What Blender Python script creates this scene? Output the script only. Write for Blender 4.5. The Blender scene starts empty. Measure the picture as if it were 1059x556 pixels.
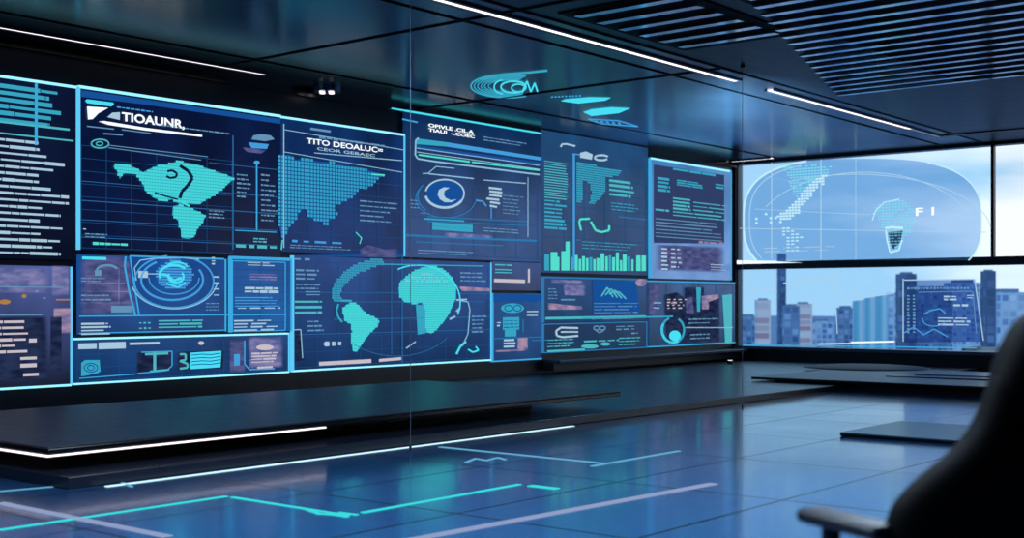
import bpy, bmesh, math, random
from mathutils import Vector, Matrix
random.seed(7)
SC = bpy.context.scene
COL = SC.collection
# ------------------------------------------------------------------ camera and room frame
W, H, F, HOR, EYE = 1059.0, 556.0, 1294.0, 311.0, 1.2
CX = 529.5
CAM = Vector((0, 0, EYE))
C0 = Vector((4.27, 24.0, 0))                 # floor point of the far corner
U = Vector((0.6343, 0.7731, 0))              # along the display wall towards the corner
N = Vector((0.7731, -0.6343, 0))             # from the display wall into the room
Z = Vector((0, 0, 1))
CEIL = 3.85
ROOM = Matrix(((U.x, N.x, 0, C0.x), (U.y, N.y, 0, C0.y), (0, 0, 1, 0), (0, 0, 0, 1)))

def R(u, n, z=0.0):
    return C0 + U * u + N * n + Z * z
def ray(x, y):
    return Vector(((x - CX) / F, 1.0, (HOR - y) / F))
def hit(x, y, p0, nor):
    d = ray(x, y)
    return CAM + d * ((p0 - CAM).dot(nor) / d.dot(nor))
class Plane:
    def __init__(s, p0, nor, a, b): s.p0, s.n, s.a, s.b = p0, nor.normalized(), a, b
    def at(s, x, y, off=0.0): return hit(x, y, s.p0 + s.n * off, s.n)
    def loc(s, p): q = p - s.p0; return q.dot(s.a), q.dot(s.b)
    def pt(s, a, b, off=0.0): return s.p0 + s.a * a + s.b * b + s.n * off
LEFT = Plane(C0, N, U, Z)
RIGHT = Plane(C0, -U, N, Z)
FLOOR = Plane(Vector((C0.x, C0.y, 0)), Z, U, N)
CEILP = Plane(Vector((C0.x, C0.y, CEIL)), -Z, U, N)

# ------------------------------------------------------------------ materials
def lin(c):
    r = []
    for v in c:
        v /= 255.0
        r.append(v / 12.92 if v <= 0.04045 else ((v + 0.055) / 1.055) ** 2.4)
    return r
def newmat(name):
    m = bpy.data.materials.new(name); m.use_nodes = True
    nt = m.node_tree; nt.nodes.clear()
    o = nt.nodes.new('ShaderNodeOutputMaterial')
    return m, nt, o
def glow(name, c, s=1.0, sample=False):
    m, nt, o = newmat(name)
    e = nt.nodes.new('ShaderNodeEmission')
    e.inputs['Color'].default_value = (*lin(c), 1); e.inputs['Strength'].default_value = s
    nt.links.new(e.outputs[0], o.inputs[0])
    m.cycles.emission_sampling = 'AUTO' if sample else 'NONE'
    return m
def pbr(name, c, rough=0.5, metal=0.0, spec=0.5, noise=0.0, scale=6.0):
    m, nt, o = newmat(name)
    b = nt.nodes.new('ShaderNodeBsdfPrincipled')
    b.inputs['Base Color'].default_value = (*lin(c), 1)
    b.inputs['Roughness'].default_value = rough
    b.inputs['Metallic'].default_value = metal
    b.inputs['Specular IOR Level'].default_value = spec
    nt.links.new(b.outputs[0], o.inputs[0])
    if noise:
        tc = nt.nodes.new('ShaderNodeTexCoord'); n = nt.nodes.new('ShaderNodeTexNoise')
        n.inputs['Scale'].default_value = scale; n.inputs['Detail'].default_value = 4
        nt.links.new(tc.outputs['Object'], n.inputs['Vector'])
        mr = nt.nodes.new('ShaderNodeMapRange')
        mr.inputs['To Min'].default_value = max(0.02, rough - noise); mr.inputs['To Max'].default_value = rough + noise
        nt.links.new(n.outputs['Fac'], mr.inputs['Value']); nt.links.new(mr.outputs[0], b.inputs['Roughness'])
    return m
def screen(name, ctop, cbot, vary=0.35, scale=1.4, gloss=True):
    """a lit display: its own picture of two tones with soft cloudy variation"""
    m, nt, o = newmat(name)
    tc = nt.nodes.new('ShaderNodeTexCoord'); sp = nt.nodes.new('ShaderNodeSeparateXYZ')
    nt.links.new(tc.outputs['Generated'], sp.inputs[0])
    mx = nt.nodes.new('ShaderNodeMix'); mx.data_type = 'RGBA'
    mx.inputs[6].default_value = (*lin(cbot), 1); mx.inputs[7].default_value = (*lin(ctop), 1)
    nt.links.new(sp.outputs['Z'], mx.inputs[0])
    n = nt.nodes.new('ShaderNodeTexNoise'); n.inputs['Scale'].default_value = scale; n.inputs['Detail'].default_value = 2
    nt.links.new(tc.outputs['Object'], n.inputs['Vector'])
    mr = nt.nodes.new('ShaderNodeMapRange')
    mr.inputs['From Min'].default_value = 0.3; mr.inputs['From Max'].default_value = 0.7
    mr.inputs['To Min'].default_value = 1 - vary; mr.inputs['To Max'].default_value = 1 + vary
    nt.links.new(n.outputs['Fac'], mr.inputs['Value'])
    b = nt.nodes.new('ShaderNodeBsdfPrincipled')
    b.inputs['Base Color'].default_value = (0.004, 0.006, 0.012, 1); b.inputs['Roughness'].default_value = 0.22
    b.inputs['Specular IOR Level'].default_value = 0.25
    nt.links.new(mx.outputs[2], b.inputs['Emission Color']); nt.links.new(mr.outputs[0], b.inputs['Emission Strength'])
    nt.links.new(b.outputs[0], o.inputs[0])
    return m

def picture(name, c1, c2, s=0.9, soft=2.6):
    """a blurred picture shown on a screen: two tones in soft streaks, fading out at its edges"""
    m, nt, o = newmat(name)
    tc = nt.nodes.new('ShaderNodeTexCoord'); sp = nt.nodes.new('ShaderNodeSeparateXYZ')
    mp = nt.nodes.new('ShaderNodeMapping'); mp.inputs['Scale'].default_value = (3.0, 3.0, 9.0)
    nt.links.new(tc.outputs['Object'], mp.inputs[0])
    n = nt.nodes.new('ShaderNodeTexNoise'); n.inputs['Scale'].default_value = 1.6; n.inputs['Detail'].default_value = 3
    nt.links.new(mp.outputs[0], n.inputs['Vector'])
    cr = nt.nodes.new('ShaderNodeValToRGB')
    cr.color_ramp.elements[0].position = 0.35; cr.color_ramp.elements[0].color = (*lin(c1), 1)
    cr.color_ramp.elements[1].position = 0.65; cr.color_ramp.elements[1].color = (*lin(c2), 1)
    nt.links.new(n.outputs['Fac'], cr.inputs[0])
    e = nt.nodes.new('ShaderNodeEmission'); e.inputs[1].default_value = s
    nt.links.new(cr.outputs[0], e.inputs[0])
    nt.links.new(tc.outputs['Generated'], sp.inputs[0])
    def hump(ax):
        a = nt.nodes.new('ShaderNodeMath'); a.operation = 'SUBTRACT'; a.inputs[0].default_value = 1.0
        nt.links.new(sp.outputs[ax], a.inputs[1])
        b = nt.nodes.new('ShaderNodeMath'); b.operation = 'MULTIPLY'; nt.links.new(a.outputs[0], b.inputs[0]); nt.links.new(sp.outputs[ax], b.inputs[1])
        c = nt.nodes.new('ShaderNodeMath'); c.operation = 'MULTIPLY'; c.use_clamp = True; c.inputs[1].default_value = 4 * soft
        nt.links.new(b.outputs[0], c.inputs[0]); return c
    hx, hz = hump('X'), hump('Z')
    f = nt.nodes.new('ShaderNodeMath'); f.operation = 'MULTIPLY'; nt.links.new(hx.outputs[0], f.inputs[0]); nt.links.new(hz.outputs[0], f.inputs[1])
    t = nt.nodes.new('ShaderNodeBsdfTransparent'); mx = nt.nodes.new('ShaderNodeMixShader')
    nt.links.new(f.outputs[0], mx.inputs[0]); nt.links.new(t.outputs[0], mx.inputs[1]); nt.links.new(e.outputs[0], mx.inputs[2])
    nt.links.new(mx.outputs[0], o.inputs[0]); m.cycles.emission_sampling = 'NONE'
    return m

M = {}
M['edge'] = glow('bright cyan edge light', (150, 232, 255), 1.25, True)
M['edge_side'] = glow('cyan upright edge light', (92, 200, 245), 1.05, True)
M['edge_blue'] = glow('blue edge light', (62, 168, 226), 1.0)
M['edge_dim'] = glow('dim blue edge light', (44, 120, 178), 1.0)
M['line'] = glow('thin grid line light', (48, 112, 172), 0.8)
M['line_hi'] = glow('pale thin line light', (150, 200, 230), 0.9)
M['teal'] = glow('teal map pixels', (70, 216, 216), 1.0)
M['ice'] = glow('icy white projection pixels', (196, 238, 250), 1.0)
M['ice_thin'] = glow('pale projection lines', (176, 214, 240), 0.95)
M['ice_blue'] = glow('icy blue projection pixels', (120, 220, 240), 1.0)
M['teal2'] = glow('green teal pixels', (84, 222, 205), 1.0)
M['teal_blue'] = glow('blue teal map pixels', (58, 172, 204), 0.9)
M['cyan'] = glow('cyan graphic', (70, 214, 236), 1.1)
M['sky'] = glow('sky blue graphic', (70, 160, 226), 0.95)
M['deep'] = glow('deep blue graphic', (24, 84, 160), 0.9)
M['navy'] = glow('navy graphic', (12, 30, 66), 0.8)
M['navy2'] = picture('darker picture area', (22, 32, 62), (42, 56, 92), 0.85, 6)
M['white'] = glow('white lettering', (240, 250, 255), 1.15)
M['pale'] = glow('pale lettering', (172, 205, 226), 0.95)
M['pale_dim'] = glow('dim lettering', (104, 152, 192), 0.9)
M['teal_text'] = glow('teal lettering', (84, 190, 204), 0.9)
M['slate'] = glow('slate picture area', (50, 66, 108), 0.9)
M['lilac'] = picture('lilac picture area', (84, 98, 156), (142, 138, 190), 0.85)
M['lilac_dim'] = picture('dim lilac picture area', (58, 70, 122), (98, 100, 152), 0.85)
M['rose'] = picture('rose picture area', (120, 116, 168), (190, 160, 186), 0.8, 4)
M['warm'] = glow('warm lit windows', (214, 204, 214), 0.85)
M['amber'] = glow('amber lamp in picture', (190, 140, 70), 0.8)
M['led'] = glow('white light strip', (250, 238, 244), 1.7, True)
M['led_dim'] = glow('dim light strip', (120, 138, 165), 0.9, True)
M['led_floor'] = glow('cool white floor light', (196, 236, 255), 1.25, True)
M['led_cyan'] = glow('cyan floor light', (60, 220, 224), 1.0, True)
M['led_pale'] = glow('pale lilac floor light', (150, 166, 206), 0.9, True)
M['led_thin'] = glow('thin floor light', (110, 186, 226), 0.8)
M['black'] = pbr('black satin metal', (8, 10, 16), 0.3, 0.0, 0.4)
M['console'] = pbr('dark console laminate', (34, 36, 44), 0.38, 0.0, 0.4, 0.06)
M['console_edge'] = pbr('black console edge', (5, 6, 9), 0.22, 0.0, 0.5)
M['platform'] = pbr('dark platform finish', (24, 30, 44), 0.3, 0.0, 0.4, 0.06)
M['wall'] = pbr('dark blue wall panel', (12, 18, 30), 0.35, 0.0, 0.4, 0.05)
M['frame'] = pbr('dark window metal', (20, 26, 42), 0.35, 0.2, 0.4)
M['soffit'] = pbr('glossy dark ceiling panel', (20, 25, 38), 0.2, 0.0, 0.5, 0.04, 0.6)
M['ceiling'] = pbr('satin navy ceiling panel', (9, 19, 40), 0.36, 0.0, 0.26, 0.05)
M['seam'] = pbr('black seam', (2, 3, 6), 0.6, 0.0, 0.1)
M['slat'] = pbr('brushed aluminium slat', (250, 250, 252), 0.14, 1.0, 0.5)
M['ledge'] = pbr('grey ledge', (84, 90, 112), 0.25, 0.3, 0.5)
M['steel'] = pbr('steel cable', (120, 135, 160), 0.3, 0.8, 0.5)
M['leather'] = pbr('black chair leather', (4, 5, 9), 0.65, 0.0, 0.14, 0.08, 30)
M['plastic'] = pbr('dark grey chair plastic', (26, 29, 42), 0.45, 0.0, 0.4)
M['dome'] = pbr('matt black dome', (6, 9, 14), 0.5, 0.0, 0.2)
M['pad'] = pbr('black glass pad', (8, 14, 20), 0.3, 0.0, 0.3)
M['padtop'] = pbr('green grey glass', (44, 74, 90), 0.26, 0.0, 0.35)

def floor_mat():
    m, nt, o = newmat('polished blue floor tiles')
    tc = nt.nodes.new('ShaderNodeTexCoord')
    br = nt.nodes.new('ShaderNodeTexBrick'); br.offset = 0.0
    br.inputs['Scale'].default_value = 1.0; br.inputs['Mortar Size'].default_value = 0.014
    br.inputs['Brick Width'].default_value = 1.6; br.inputs['Row Height'].default_value = 1.2
    br.inputs['Color1'].default_value = (*lin((34, 82, 128)), 1); br.inputs['Color2'].default_value = (*lin((26, 68, 114)), 1)
    br.inputs['Mortar'].default_value = (*lin((8, 12, 20)), 1)
    nt.links.new(tc.outputs['Object'], br.inputs['Vector'])
    n = nt.nodes.new('ShaderNodeTexNoise'); n.inputs['Scale'].default_value = 1.5; n.inputs['Detail'].default_value = 3
    nt.links.new(tc.outputs['Object'], n.inputs['Vector'])
    mr = nt.nodes.new('ShaderNodeMapRange'); mr.inputs['To Min'].default_value = 0.14; mr.inputs['To Max'].default_value = 0.26
    nt.links.new(n.outputs['Fac'], mr.inputs['Value'])
    b = nt.nodes.new('ShaderNodeBsdfPrincipled')
    b.inputs['Specular IOR Level'].default_value = 0.9
    bm_ = nt.nodes.new('ShaderNodeBump'); bm_.inputs['Strength'].default_value = 0.35; bm_.inputs['Distance'].default_value = 0.004; bm_.invert = True
    nt.links.new(br.outputs['Fac'], bm_.inputs['Height']); nt.links.new(bm_.outputs[0], b.inputs['Normal'])
    cw = nt.nodes.new('ShaderNodeMapRange'); cw.inputs['To Min'].default_value = 0.5; cw.inputs['To Max'].default_value = 0.0
    nt.links.new(br.outputs['Fac'], cw.inputs['Value']); nt.links.new(cw.outputs[0], b.inputs['Coat Weight'])
    b.inputs['Coat Weight'].default_value = 0.5; b.inputs['Coat Roughness'].default_value = 0.1
    nt.links.new(br.outputs['Color'], b.inputs['Base Color']); nt.links.new(mr.outputs[0], b.inputs['Roughness'])
    nt.links.new(b.outputs[0], o.inputs[0])
    return m
M['floor'] = floor_mat()

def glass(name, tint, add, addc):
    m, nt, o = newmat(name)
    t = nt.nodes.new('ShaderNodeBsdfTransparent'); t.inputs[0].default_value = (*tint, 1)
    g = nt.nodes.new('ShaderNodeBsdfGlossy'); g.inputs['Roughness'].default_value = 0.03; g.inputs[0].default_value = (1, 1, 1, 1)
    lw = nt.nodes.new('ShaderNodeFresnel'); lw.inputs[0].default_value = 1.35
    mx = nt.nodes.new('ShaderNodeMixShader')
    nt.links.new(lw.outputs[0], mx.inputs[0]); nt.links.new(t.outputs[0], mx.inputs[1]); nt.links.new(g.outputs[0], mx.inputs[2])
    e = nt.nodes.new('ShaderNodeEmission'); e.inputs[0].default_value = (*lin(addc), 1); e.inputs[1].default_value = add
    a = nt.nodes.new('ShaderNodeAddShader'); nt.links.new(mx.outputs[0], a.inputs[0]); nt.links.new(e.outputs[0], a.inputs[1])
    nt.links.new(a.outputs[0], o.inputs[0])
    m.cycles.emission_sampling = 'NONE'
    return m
M['pane_hi'] = glass('tinted upper pane', (0.86, 0.94, 1.0), 0.3, (60, 100, 140))  # faint blue emission added over the tint for brightness
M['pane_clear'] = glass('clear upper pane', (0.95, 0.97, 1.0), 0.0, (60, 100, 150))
M['pane_lo'] = glass('tinted lower pane', (0.74, 0.87, 0.98), 0.2, (50, 100, 140))  # this pane also gets a little added blue emission
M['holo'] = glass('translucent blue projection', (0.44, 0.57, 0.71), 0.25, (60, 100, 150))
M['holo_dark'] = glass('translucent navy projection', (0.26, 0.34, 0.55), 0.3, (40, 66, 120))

def tower_mat(name, wall, win, lit, sx, sz, frac):
    m, nt, o = newmat(name)
    tc = nt.nodes.new('ShaderNodeTexCoord')
    br = nt.nodes.new('ShaderNodeTexBrick'); br.offset = 0.0
    br.inputs['Scale'].default_value = 1.0; br.inputs['Brick Width'].default_value = sx; br.inputs['Row Height'].default_value = sz
    br.inputs['Mortar Size'].default_value = min(sx, sz) * 0.14; br.inputs['Bias'].default_value = frac
    br.inputs['Color1'].default_value = (*lin(win), 1); br.inputs['Color2'].default_value = (*lin(lit), 1)
    br.inputs['Mortar'].default_value = (*lin(wall), 1)
    mp = nt.nodes.new('ShaderNodeMapping')
    sp = nt.nodes.new('ShaderNodeSeparateXYZ'); cb = nt.nodes.new('ShaderNodeCombineXYZ'); ad = nt.nodes.new('ShaderNodeMath')
    nt.links.new(tc.outputs['Object'], sp.inputs[0])
    nt.links.new(sp.outputs['X'], ad.inputs[0]); nt.links.new(sp.outputs['Y'], ad.inputs[1])
    nt.links.new(ad.outputs[0], cb.inputs['X']); nt.links.new(sp.outputs['Z'], cb.inputs['Y'])
    nt.links.new(cb.outputs[0], br.inputs['Vector'])
    b = nt.nodes.new('ShaderNodeBsdfPrincipled'); b.inputs['Roughness'].default_value = 0.5
    nt.links.new(br.outputs['Color'], b.inputs['Base Color'])
    nt.links.new(b.outputs[0], o.inputs[0])
    return m

# ------------------------------------------------------------------ mesh helpers
def link(name, me, mat, parent=None, loc=None):
    o = bpy.data.objects.new(name, me)
    if mat: me.materials.append(mat)
    COL.objects.link(o)
    if loc is not None: o.location = loc
    if parent: o.parent = parent
    return o
def tag(o, label=None, cat=None, group=None, kind=None):
    if label: o['label'] = label
    if cat: o['category'] = cat
    if group: o['group'] = group
    if kind: o['kind'] = kind
    return o
def empty(name, loc, label, cat, group=None):
    o = bpy.data.objects.new(name, None); COL.objects.link(o); o.location = loc; o.empty_display_size = 0.2
    return tag(o, label, cat, group)

class MB:
    """collects world-space shapes, builds ONE mesh object relative to its root"""
    def __init__(s): s.v, s.f = [], []
    def face(s, pts):
        k = len(s.v); s.v += [Vector(p) for p in pts]; s.f.append(list(range(k, k + len(pts)))); return s
    def hexa(s, p):                     # 8 corners: bottom 4, top 4
        k = len(s.v); s.v += [Vector(q) for q in p]
        for f in ((0, 3, 2, 1), (4, 5, 6, 7), (0, 1, 5, 4), (1, 2, 6, 5), (2, 3, 7, 6), (3, 0, 4, 7)):
            s.f.append([k + i for i in f])
        return s
    def box(s, u0, u1, n0, n1, z0, z1): # room-frame box
        return s.hexa([R(u0, n0, z0), R(u1, n0, z0), R(u1, n1, z0), R(u0, n1, z0), R(u0, n0, z1), R(u1, n0, z1), R(u1, n1, z1), R(u0, n1, z1)])
    def tube(s, path, rad, seg=8):
        path = [Vector(p) for p in path]; rings = []
        for i, p in enumerate(path):
            d = (path[min(i + 1, len(path) - 1)] - path[max(i - 1, 0)]).normalized()
            a = d.orthogonal().normalized(); b = d.cross(a)
            r = rad[i] if isinstance(rad, (list, tuple)) else rad
            k = len(s.v); rings.append(k)
            s.v += [p + (a * math.cos(t * 2 * math.pi / seg) + b * math.sin(t * 2 * math.pi / seg)) * r for t in range(seg)]
        for i in range(len(rings) - 1):
            for t in range(seg):
                t2 = (t + 1) % seg
                s.f.append([rings[i] + t, rings[i] + t2, rings[i + 1] + t2, rings[i + 1] + t])
        s.f.append([rings[0] + t for t in range(seg)][::-1]); s.f.append([rings[-1] + t for t in range(seg)])
        return s
    def build(s, name, mat, parent=None, bevel=0.0, smooth=False, origin=None):
        base = Vector(parent_world(parent)) if parent else (Vector(origin) if origin is not None else Vector((0, 0, 0)))
        me = bpy.data.meshes.new(name)
        me.from_pydata([v - base for v in s.v], [], s.f)
        bm = bmesh.new(); bm.from_mesh(me); bmesh.ops.recalc_face_normals(bm, faces=bm.faces); bm.to_mesh(me); bm.free()
        me.update()
        o = link(name, me, mat, parent, None if parent else base)
        if bevel:
            b = o.modifiers.new('Bevel', 'BEVEL'); b.width = bevel; b.segments = 2; b.limit_method = 'ANGLE'
        if smooth:
            for p in me.polygons: p.use_smooth = True
        return o
def parent_world(p):
    v = Vector((0, 0, 0))
    while p is not None: v = v + p.location; p = p.parent
    return v
def room_matrix_obj(o):
    """give a world-built mesh the room's own axes as object space (for its tiles)"""
    inv = ROOM.inverted()
    o.data.transform(inv); o.matrix_world = ROOM
    return o

VPX = {id(LEFT): 1591.0, id(RIGHT): -1050.0}
class Ink(MB):
    """flat lit graphics lying on one plane, given as points seen on that plane"""
    def __init__(s, plane, off): super().__init__(); s.pl, s.off = plane, off; s.depth = 0; s.marks = []
    def __getattribute__(s, name):
        a = super().__getattribute__(name)
        if name in ('poly', 'line', 'path', 'rect', 'outline', 'arc', 'disc', 'rows', 'cells', 'hline'):
            def call(*p, **k):
                if s.depth == 0: s.marks.append(len(s.f))
                s.depth += 1
                try: return a(*p, **k)
                finally: s.depth -= 1
            return call
        return a
    def pieces(s):
        ends = s.marks[1:] + [len(s.f)]
        for a, b in zip(s.marks, ends):
            m = MB()
            for f in s.f[a:b]: m.face([s.v[q] for q in f])
            if m.f: yield m
    def y(s, x, x0, y0):
        vx = VPX[id(s.pl)]; return HOR + (y0 - HOR) * (vx - x) / (vx - x0)
    def poly(s, pts): return s.face([s.pl.at(x, y, s.off) for x, y in pts])
    def line(s, p, q, w=1.0):
        dx, dy = q[0] - p[0], q[1] - p[1]; L = math.hypot(dx, dy) or 1
        nx, ny = -dy / L * w / 2, dx / L * w / 2
        return s.poly([(p[0] + nx, p[1] + ny), (q[0] + nx, q[1] + ny), (q[0] - nx, q[1] - ny), (p[0] - nx, p[1] - ny)])
    def path(s, pts, w=1.0):
        for a, b in zip(pts, pts[1:]): s.line(a, b, w)
        return s
    def hline(s, x0, y0, x1, w=1.0): return s.line((x0, y0), (x1, s.y(x1, x0, y0)), w)
    def rect(s, x0, y0, x1, y1):
        return s.poly([(x0, y0), (x1, s.y(x1, x0, y0)), (x1, s.y(x1, x0, y1)), (x0, y1)])
    def outline(s, x0, y0, x1, y1, w=1.0):
        a, b = s.y(x1, x0, y0), s.y(x1, x0, y1)
        return s.path([(x0, y0), (x1, a), (x1, b), (x0, y1), (x0, y0)], w)
    def arc(s, cx, cy, rx, ry, a0, a1, w=1.0, n=40):
        pts = []
        for i in range(n + 1):
            t = math.radians(a0 + (a1 - a0) * i / n); pts.append((cx + rx * math.cos(t), cy - ry * math.sin(t)))
        for (a, b) in zip(pts, pts[1:]):
            s.line(a, b, w)
        return s
    def disc(s, cx, cy, rx, ry, n=40):
        return s.poly([(cx + rx * math.cos(2 * math.pi * i / n), cy - ry * math.sin(2 * math.pi * i / n)) for i in range(n)])
    def rows(s, x0, y0, x1, y1, n, fill=0.55, ragged=0.3, word=(3, 9), gap=0.8, rnd=None):
        """rows of little words"""
        rnd = rnd or random
        st = (y1 - y0) / n
        for i in range(n):
            y = y0 + st * (i + 0.5); xe = x1 - (x1 - x0) * ragged * rnd.random(); x = x0
            while x < xe - 1:
                w = min(rnd.uniform(*word), xe - x); h = st * fill * rnd.uniform(0.55, 1.05) / 2
                ya, yb = s.y(x, x0, y), s.y(x + w, x0, y)
                s.poly([(x, ya - h), (x + w, yb - h), (x + w, yb + h), (x, ya + h)]); x += w + gap
        return s
    def cells(s, pts, du=0.05, dv=0.05, fu=0.78, fv=0.78, drop=0.0, base=False):
        """fill an outline with small square pixels lying on the plane's own axes"""
        loc = [s.pl.loc(s.pl.at(x, y, s.off)) for x, y in pts]
        a0, a1 = min(p[0] for p in loc), max(p[0] for p in loc); b0, b1 = min(p[1] for p in loc), max(p[1] for p in loc)
        def inside(a, b):
            r = False; n = len(loc)
            for i in range(n):
                (xa, ya), (xb, yb) = loc[i], loc[i - 1]
                if (ya > b) != (yb > b) and a < (xb - xa) * (b - ya) / (yb - ya) + xa: r = not r
            return r
        a = a0
        while a < a1:
            b = b0
            while b < b1:
                if inside(a, b) and random.random() >= drop:
                    hu, hv = du * fu / 2, dv * fv / 2
                    s.face([s.pl.pt(a - hu, b - hv, s.off), s.pl.pt(a + hu, b - hv, s.off), s.pl.pt(a + hu, b + hv, s.off), s.pl.pt(a - hu, b + hv, s.off)])
                b += dv
            a += du
        return s
def lettering(name, txt, plane, off, x0, yb, x1, cap, mat, parent, bold=0.0):
    """real letters: baseline starts at the plane point seen at (x0,yb), runs to x1, cap height seen as cap"""
    cu = bpy.data.curves.new(name, 'FONT'); cu.body = txt; cu.offset = bold; cu.resolution_u = 3
    t = bpy.data.objects.new(name, cu); COL.objects.link(t)
    bpy.context.view_layer.update()
    me = bpy.data.meshes.new_from_object(t.evaluated_get(bpy.context.evaluated_depsgraph_get()))
    bpy.data.objects.remove(t); bpy.data.curves.remove(cu)
    xs = [v.co.x for v in me.vertices]; mnx, mxx = min(xs), max(xs)
    vx = VPX[id(plane)]
    y1 = HOR + (yb - HOR) * (vx - x1) / (vx - x0)
    p0, p1 = plane.at(x0, yb, off), plane.at(x1, y1, off)
    hgt = (plane.at(x0, yb - cap, off) - p0).dot(Z)
    ax = (p1 - p0); wdt = ax.length; ax.normalize()
    base = parent_world(parent)
    for v in me.vertices:
        v.co = p0 + ax * ((v.co.x - mnx) / (mxx - mnx) * wdt) + Z * (v.co.y / 0.69 * hgt) - base
    me.name = name
    me.materials.clear()
    return link(name, me, mat, parent)

# ------------------------------------------------------------------ room shell
def struct(o): return tag(o, kind='structure')
UB, NR = -27.0, 17.0
struct(room_matrix_obj(MB().box(UB, 0.0, 0.0, NR, -0.15, 0.0).build('floor', M['floor'])))
struct(MB().box(UB, 0.0, -0.2, 0.0, 0.0, CEIL).build('wall_left', M['wall']))
struct(MB().box(UB - 0.2, UB, -0.2, NR, 0.0, CEIL).build('wall_back', M['wall']))
struct(MB().box(UB, 0.2, NR, NR + 0.2, 0.0, CEIL).build('wall_side', M['wall']))
NS = 4.75
struct(MB().box(UB, 0.3, -0.2, NS, CEIL, CEIL + 0.15).build('ceiling', M['soffit']))
struct(MB().box(UB, 0.3, NS, NR + 0.2, CEIL, CEIL + 0.15).build('ceiling', M['ceiling']))
# seams and joints of the ceiling panels
def joint(u0, u1, n0, n1, k): struct(MB().box(u0, u1, n0, n1, CEIL - 0.012, CEIL + 0.01).build('trim_%d' % k, M['seam']))
joint(UB, 0, 1.0, 1.03, 1); joint(UB, 0, 4.05, 4.07, 2); joint(UB, 0, 4.73, 4.76, 3)
joint(-12.43, -12.4, 0, NR, 4); joint(-8.75, -8.71, 0, 4.7, 5); joint(-16.2, -16.16, 0, NR, 6)
struct(MB().box(UB, 0, 0.0, 0.06, CEIL - 0.1, CEIL).build('trim_7', M['console_edge']))

# window wall: sill, mid rail, mullions, panes
zs, zm0, zm1, zt = 0.345, 1.80, 1.94, 3.80
NP = 0.05
struct(MB().box(0.0, 0.25, -0.2, NR, 0.0, zs).build('wall_right', M['wall']))
struct(MB().box(-0.06, 0.0, 0.0, NR, zs - 0.06, zs).build('trim_8', M['ledge']))
struct(MB().box(-0.03, 0.2, 0.0, NR, zm0, zm1).build('trim_9', M['frame']))
struct(MB().box(-0.03, 0.2, 0.0, NR, zt, CEIL).build('trim_10', M['frame']))
struct(MB().box(-0.05, 0.2, -0.02, NP, 0.0, CEIL).build('trim_11', M['frame']))
WN = 4.86
wn = 1
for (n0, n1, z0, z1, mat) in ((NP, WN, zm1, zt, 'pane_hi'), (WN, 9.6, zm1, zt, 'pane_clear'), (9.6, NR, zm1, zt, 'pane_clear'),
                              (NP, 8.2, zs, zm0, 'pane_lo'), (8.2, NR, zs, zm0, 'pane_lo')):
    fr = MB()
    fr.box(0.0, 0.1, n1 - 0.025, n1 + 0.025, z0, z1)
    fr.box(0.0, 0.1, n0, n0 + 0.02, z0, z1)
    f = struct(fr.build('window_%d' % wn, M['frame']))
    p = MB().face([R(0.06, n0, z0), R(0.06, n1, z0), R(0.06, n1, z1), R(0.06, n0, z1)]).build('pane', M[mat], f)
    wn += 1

# ------------------------------------------------------------------ ceiling lights, slats, ceiling graphics
def strip(name, a, b, n, wdt, label, mat='led', axis='u'):
    if axis == 'u': c = R((a + b) / 2, n, CEIL)
    else: c = R(n, (a + b) / 2, CEIL)
    t = empty(name, c, label, 'light strip', 'light strips on the ceiling')
    h, d = MB(), MB()
    if axis == 'u':
        h.box(a, b, n - wdt, n - wdt / 2, CEIL - 0.02, CEIL); h.box(a, b, n + wdt / 2, n + wdt, CEIL - 0.02, CEIL)
        d.box(a, b, n - wdt / 2, n + wdt / 2, CEIL - 0.014, CEIL - 0.002)
    else:
        h.box(n - wdt, n - wdt / 2, a, b, CEIL - 0.02, CEIL); h.box(n + wdt / 2, n + wdt, a, b, CEIL - 0.02, CEIL)
        d.box(n - wdt / 2, n + wdt / 2, a, b, CEIL - 0.014, CEIL - 0.002)
    h.build('housing', M['frame'], t); d.build('diffuser', M[mat], t)
    return t
def cu(x, y): p = CEILP.at(x, y); return CEILP.loc(p)
strip('ceiling_light_strip', -20.5, cu(275, 76)[0], cu(140, 52)[1], 0.06, 'white ceiling light strip above the left end of the display wall')
s2n = cu(700, 66)[1]
strip('ceiling_light_strip', -20.0, cu(762, 83)[0], s2n, 0.078, 'long white ceiling light strip running beside the slatted grille')
strip('ceiling_light_strip', cu(784, 94)[0], cu(935, 133)[0], s2n, 0.078, 'shorter white ceiling light strip past the gap, towards the window')
strip('ceiling_light_strip', cu(938, 133)[0], -1.35, s2n, 0.06, 'faint stub of ceiling light strip reaching the window corner', 'led_dim')
strip('ceiling_light_strip', s2n + 0.1, 11.0, -1.4, 0.06, 'dim ceiling light strip parallel to the window', 'led_dim', 'n')
strip('ceiling_light_strip', 0.1, 0.95, -0.3, 0.09, 'tiny bright light strip in the ceiling corner above the window', 'led', 'n')

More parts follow.
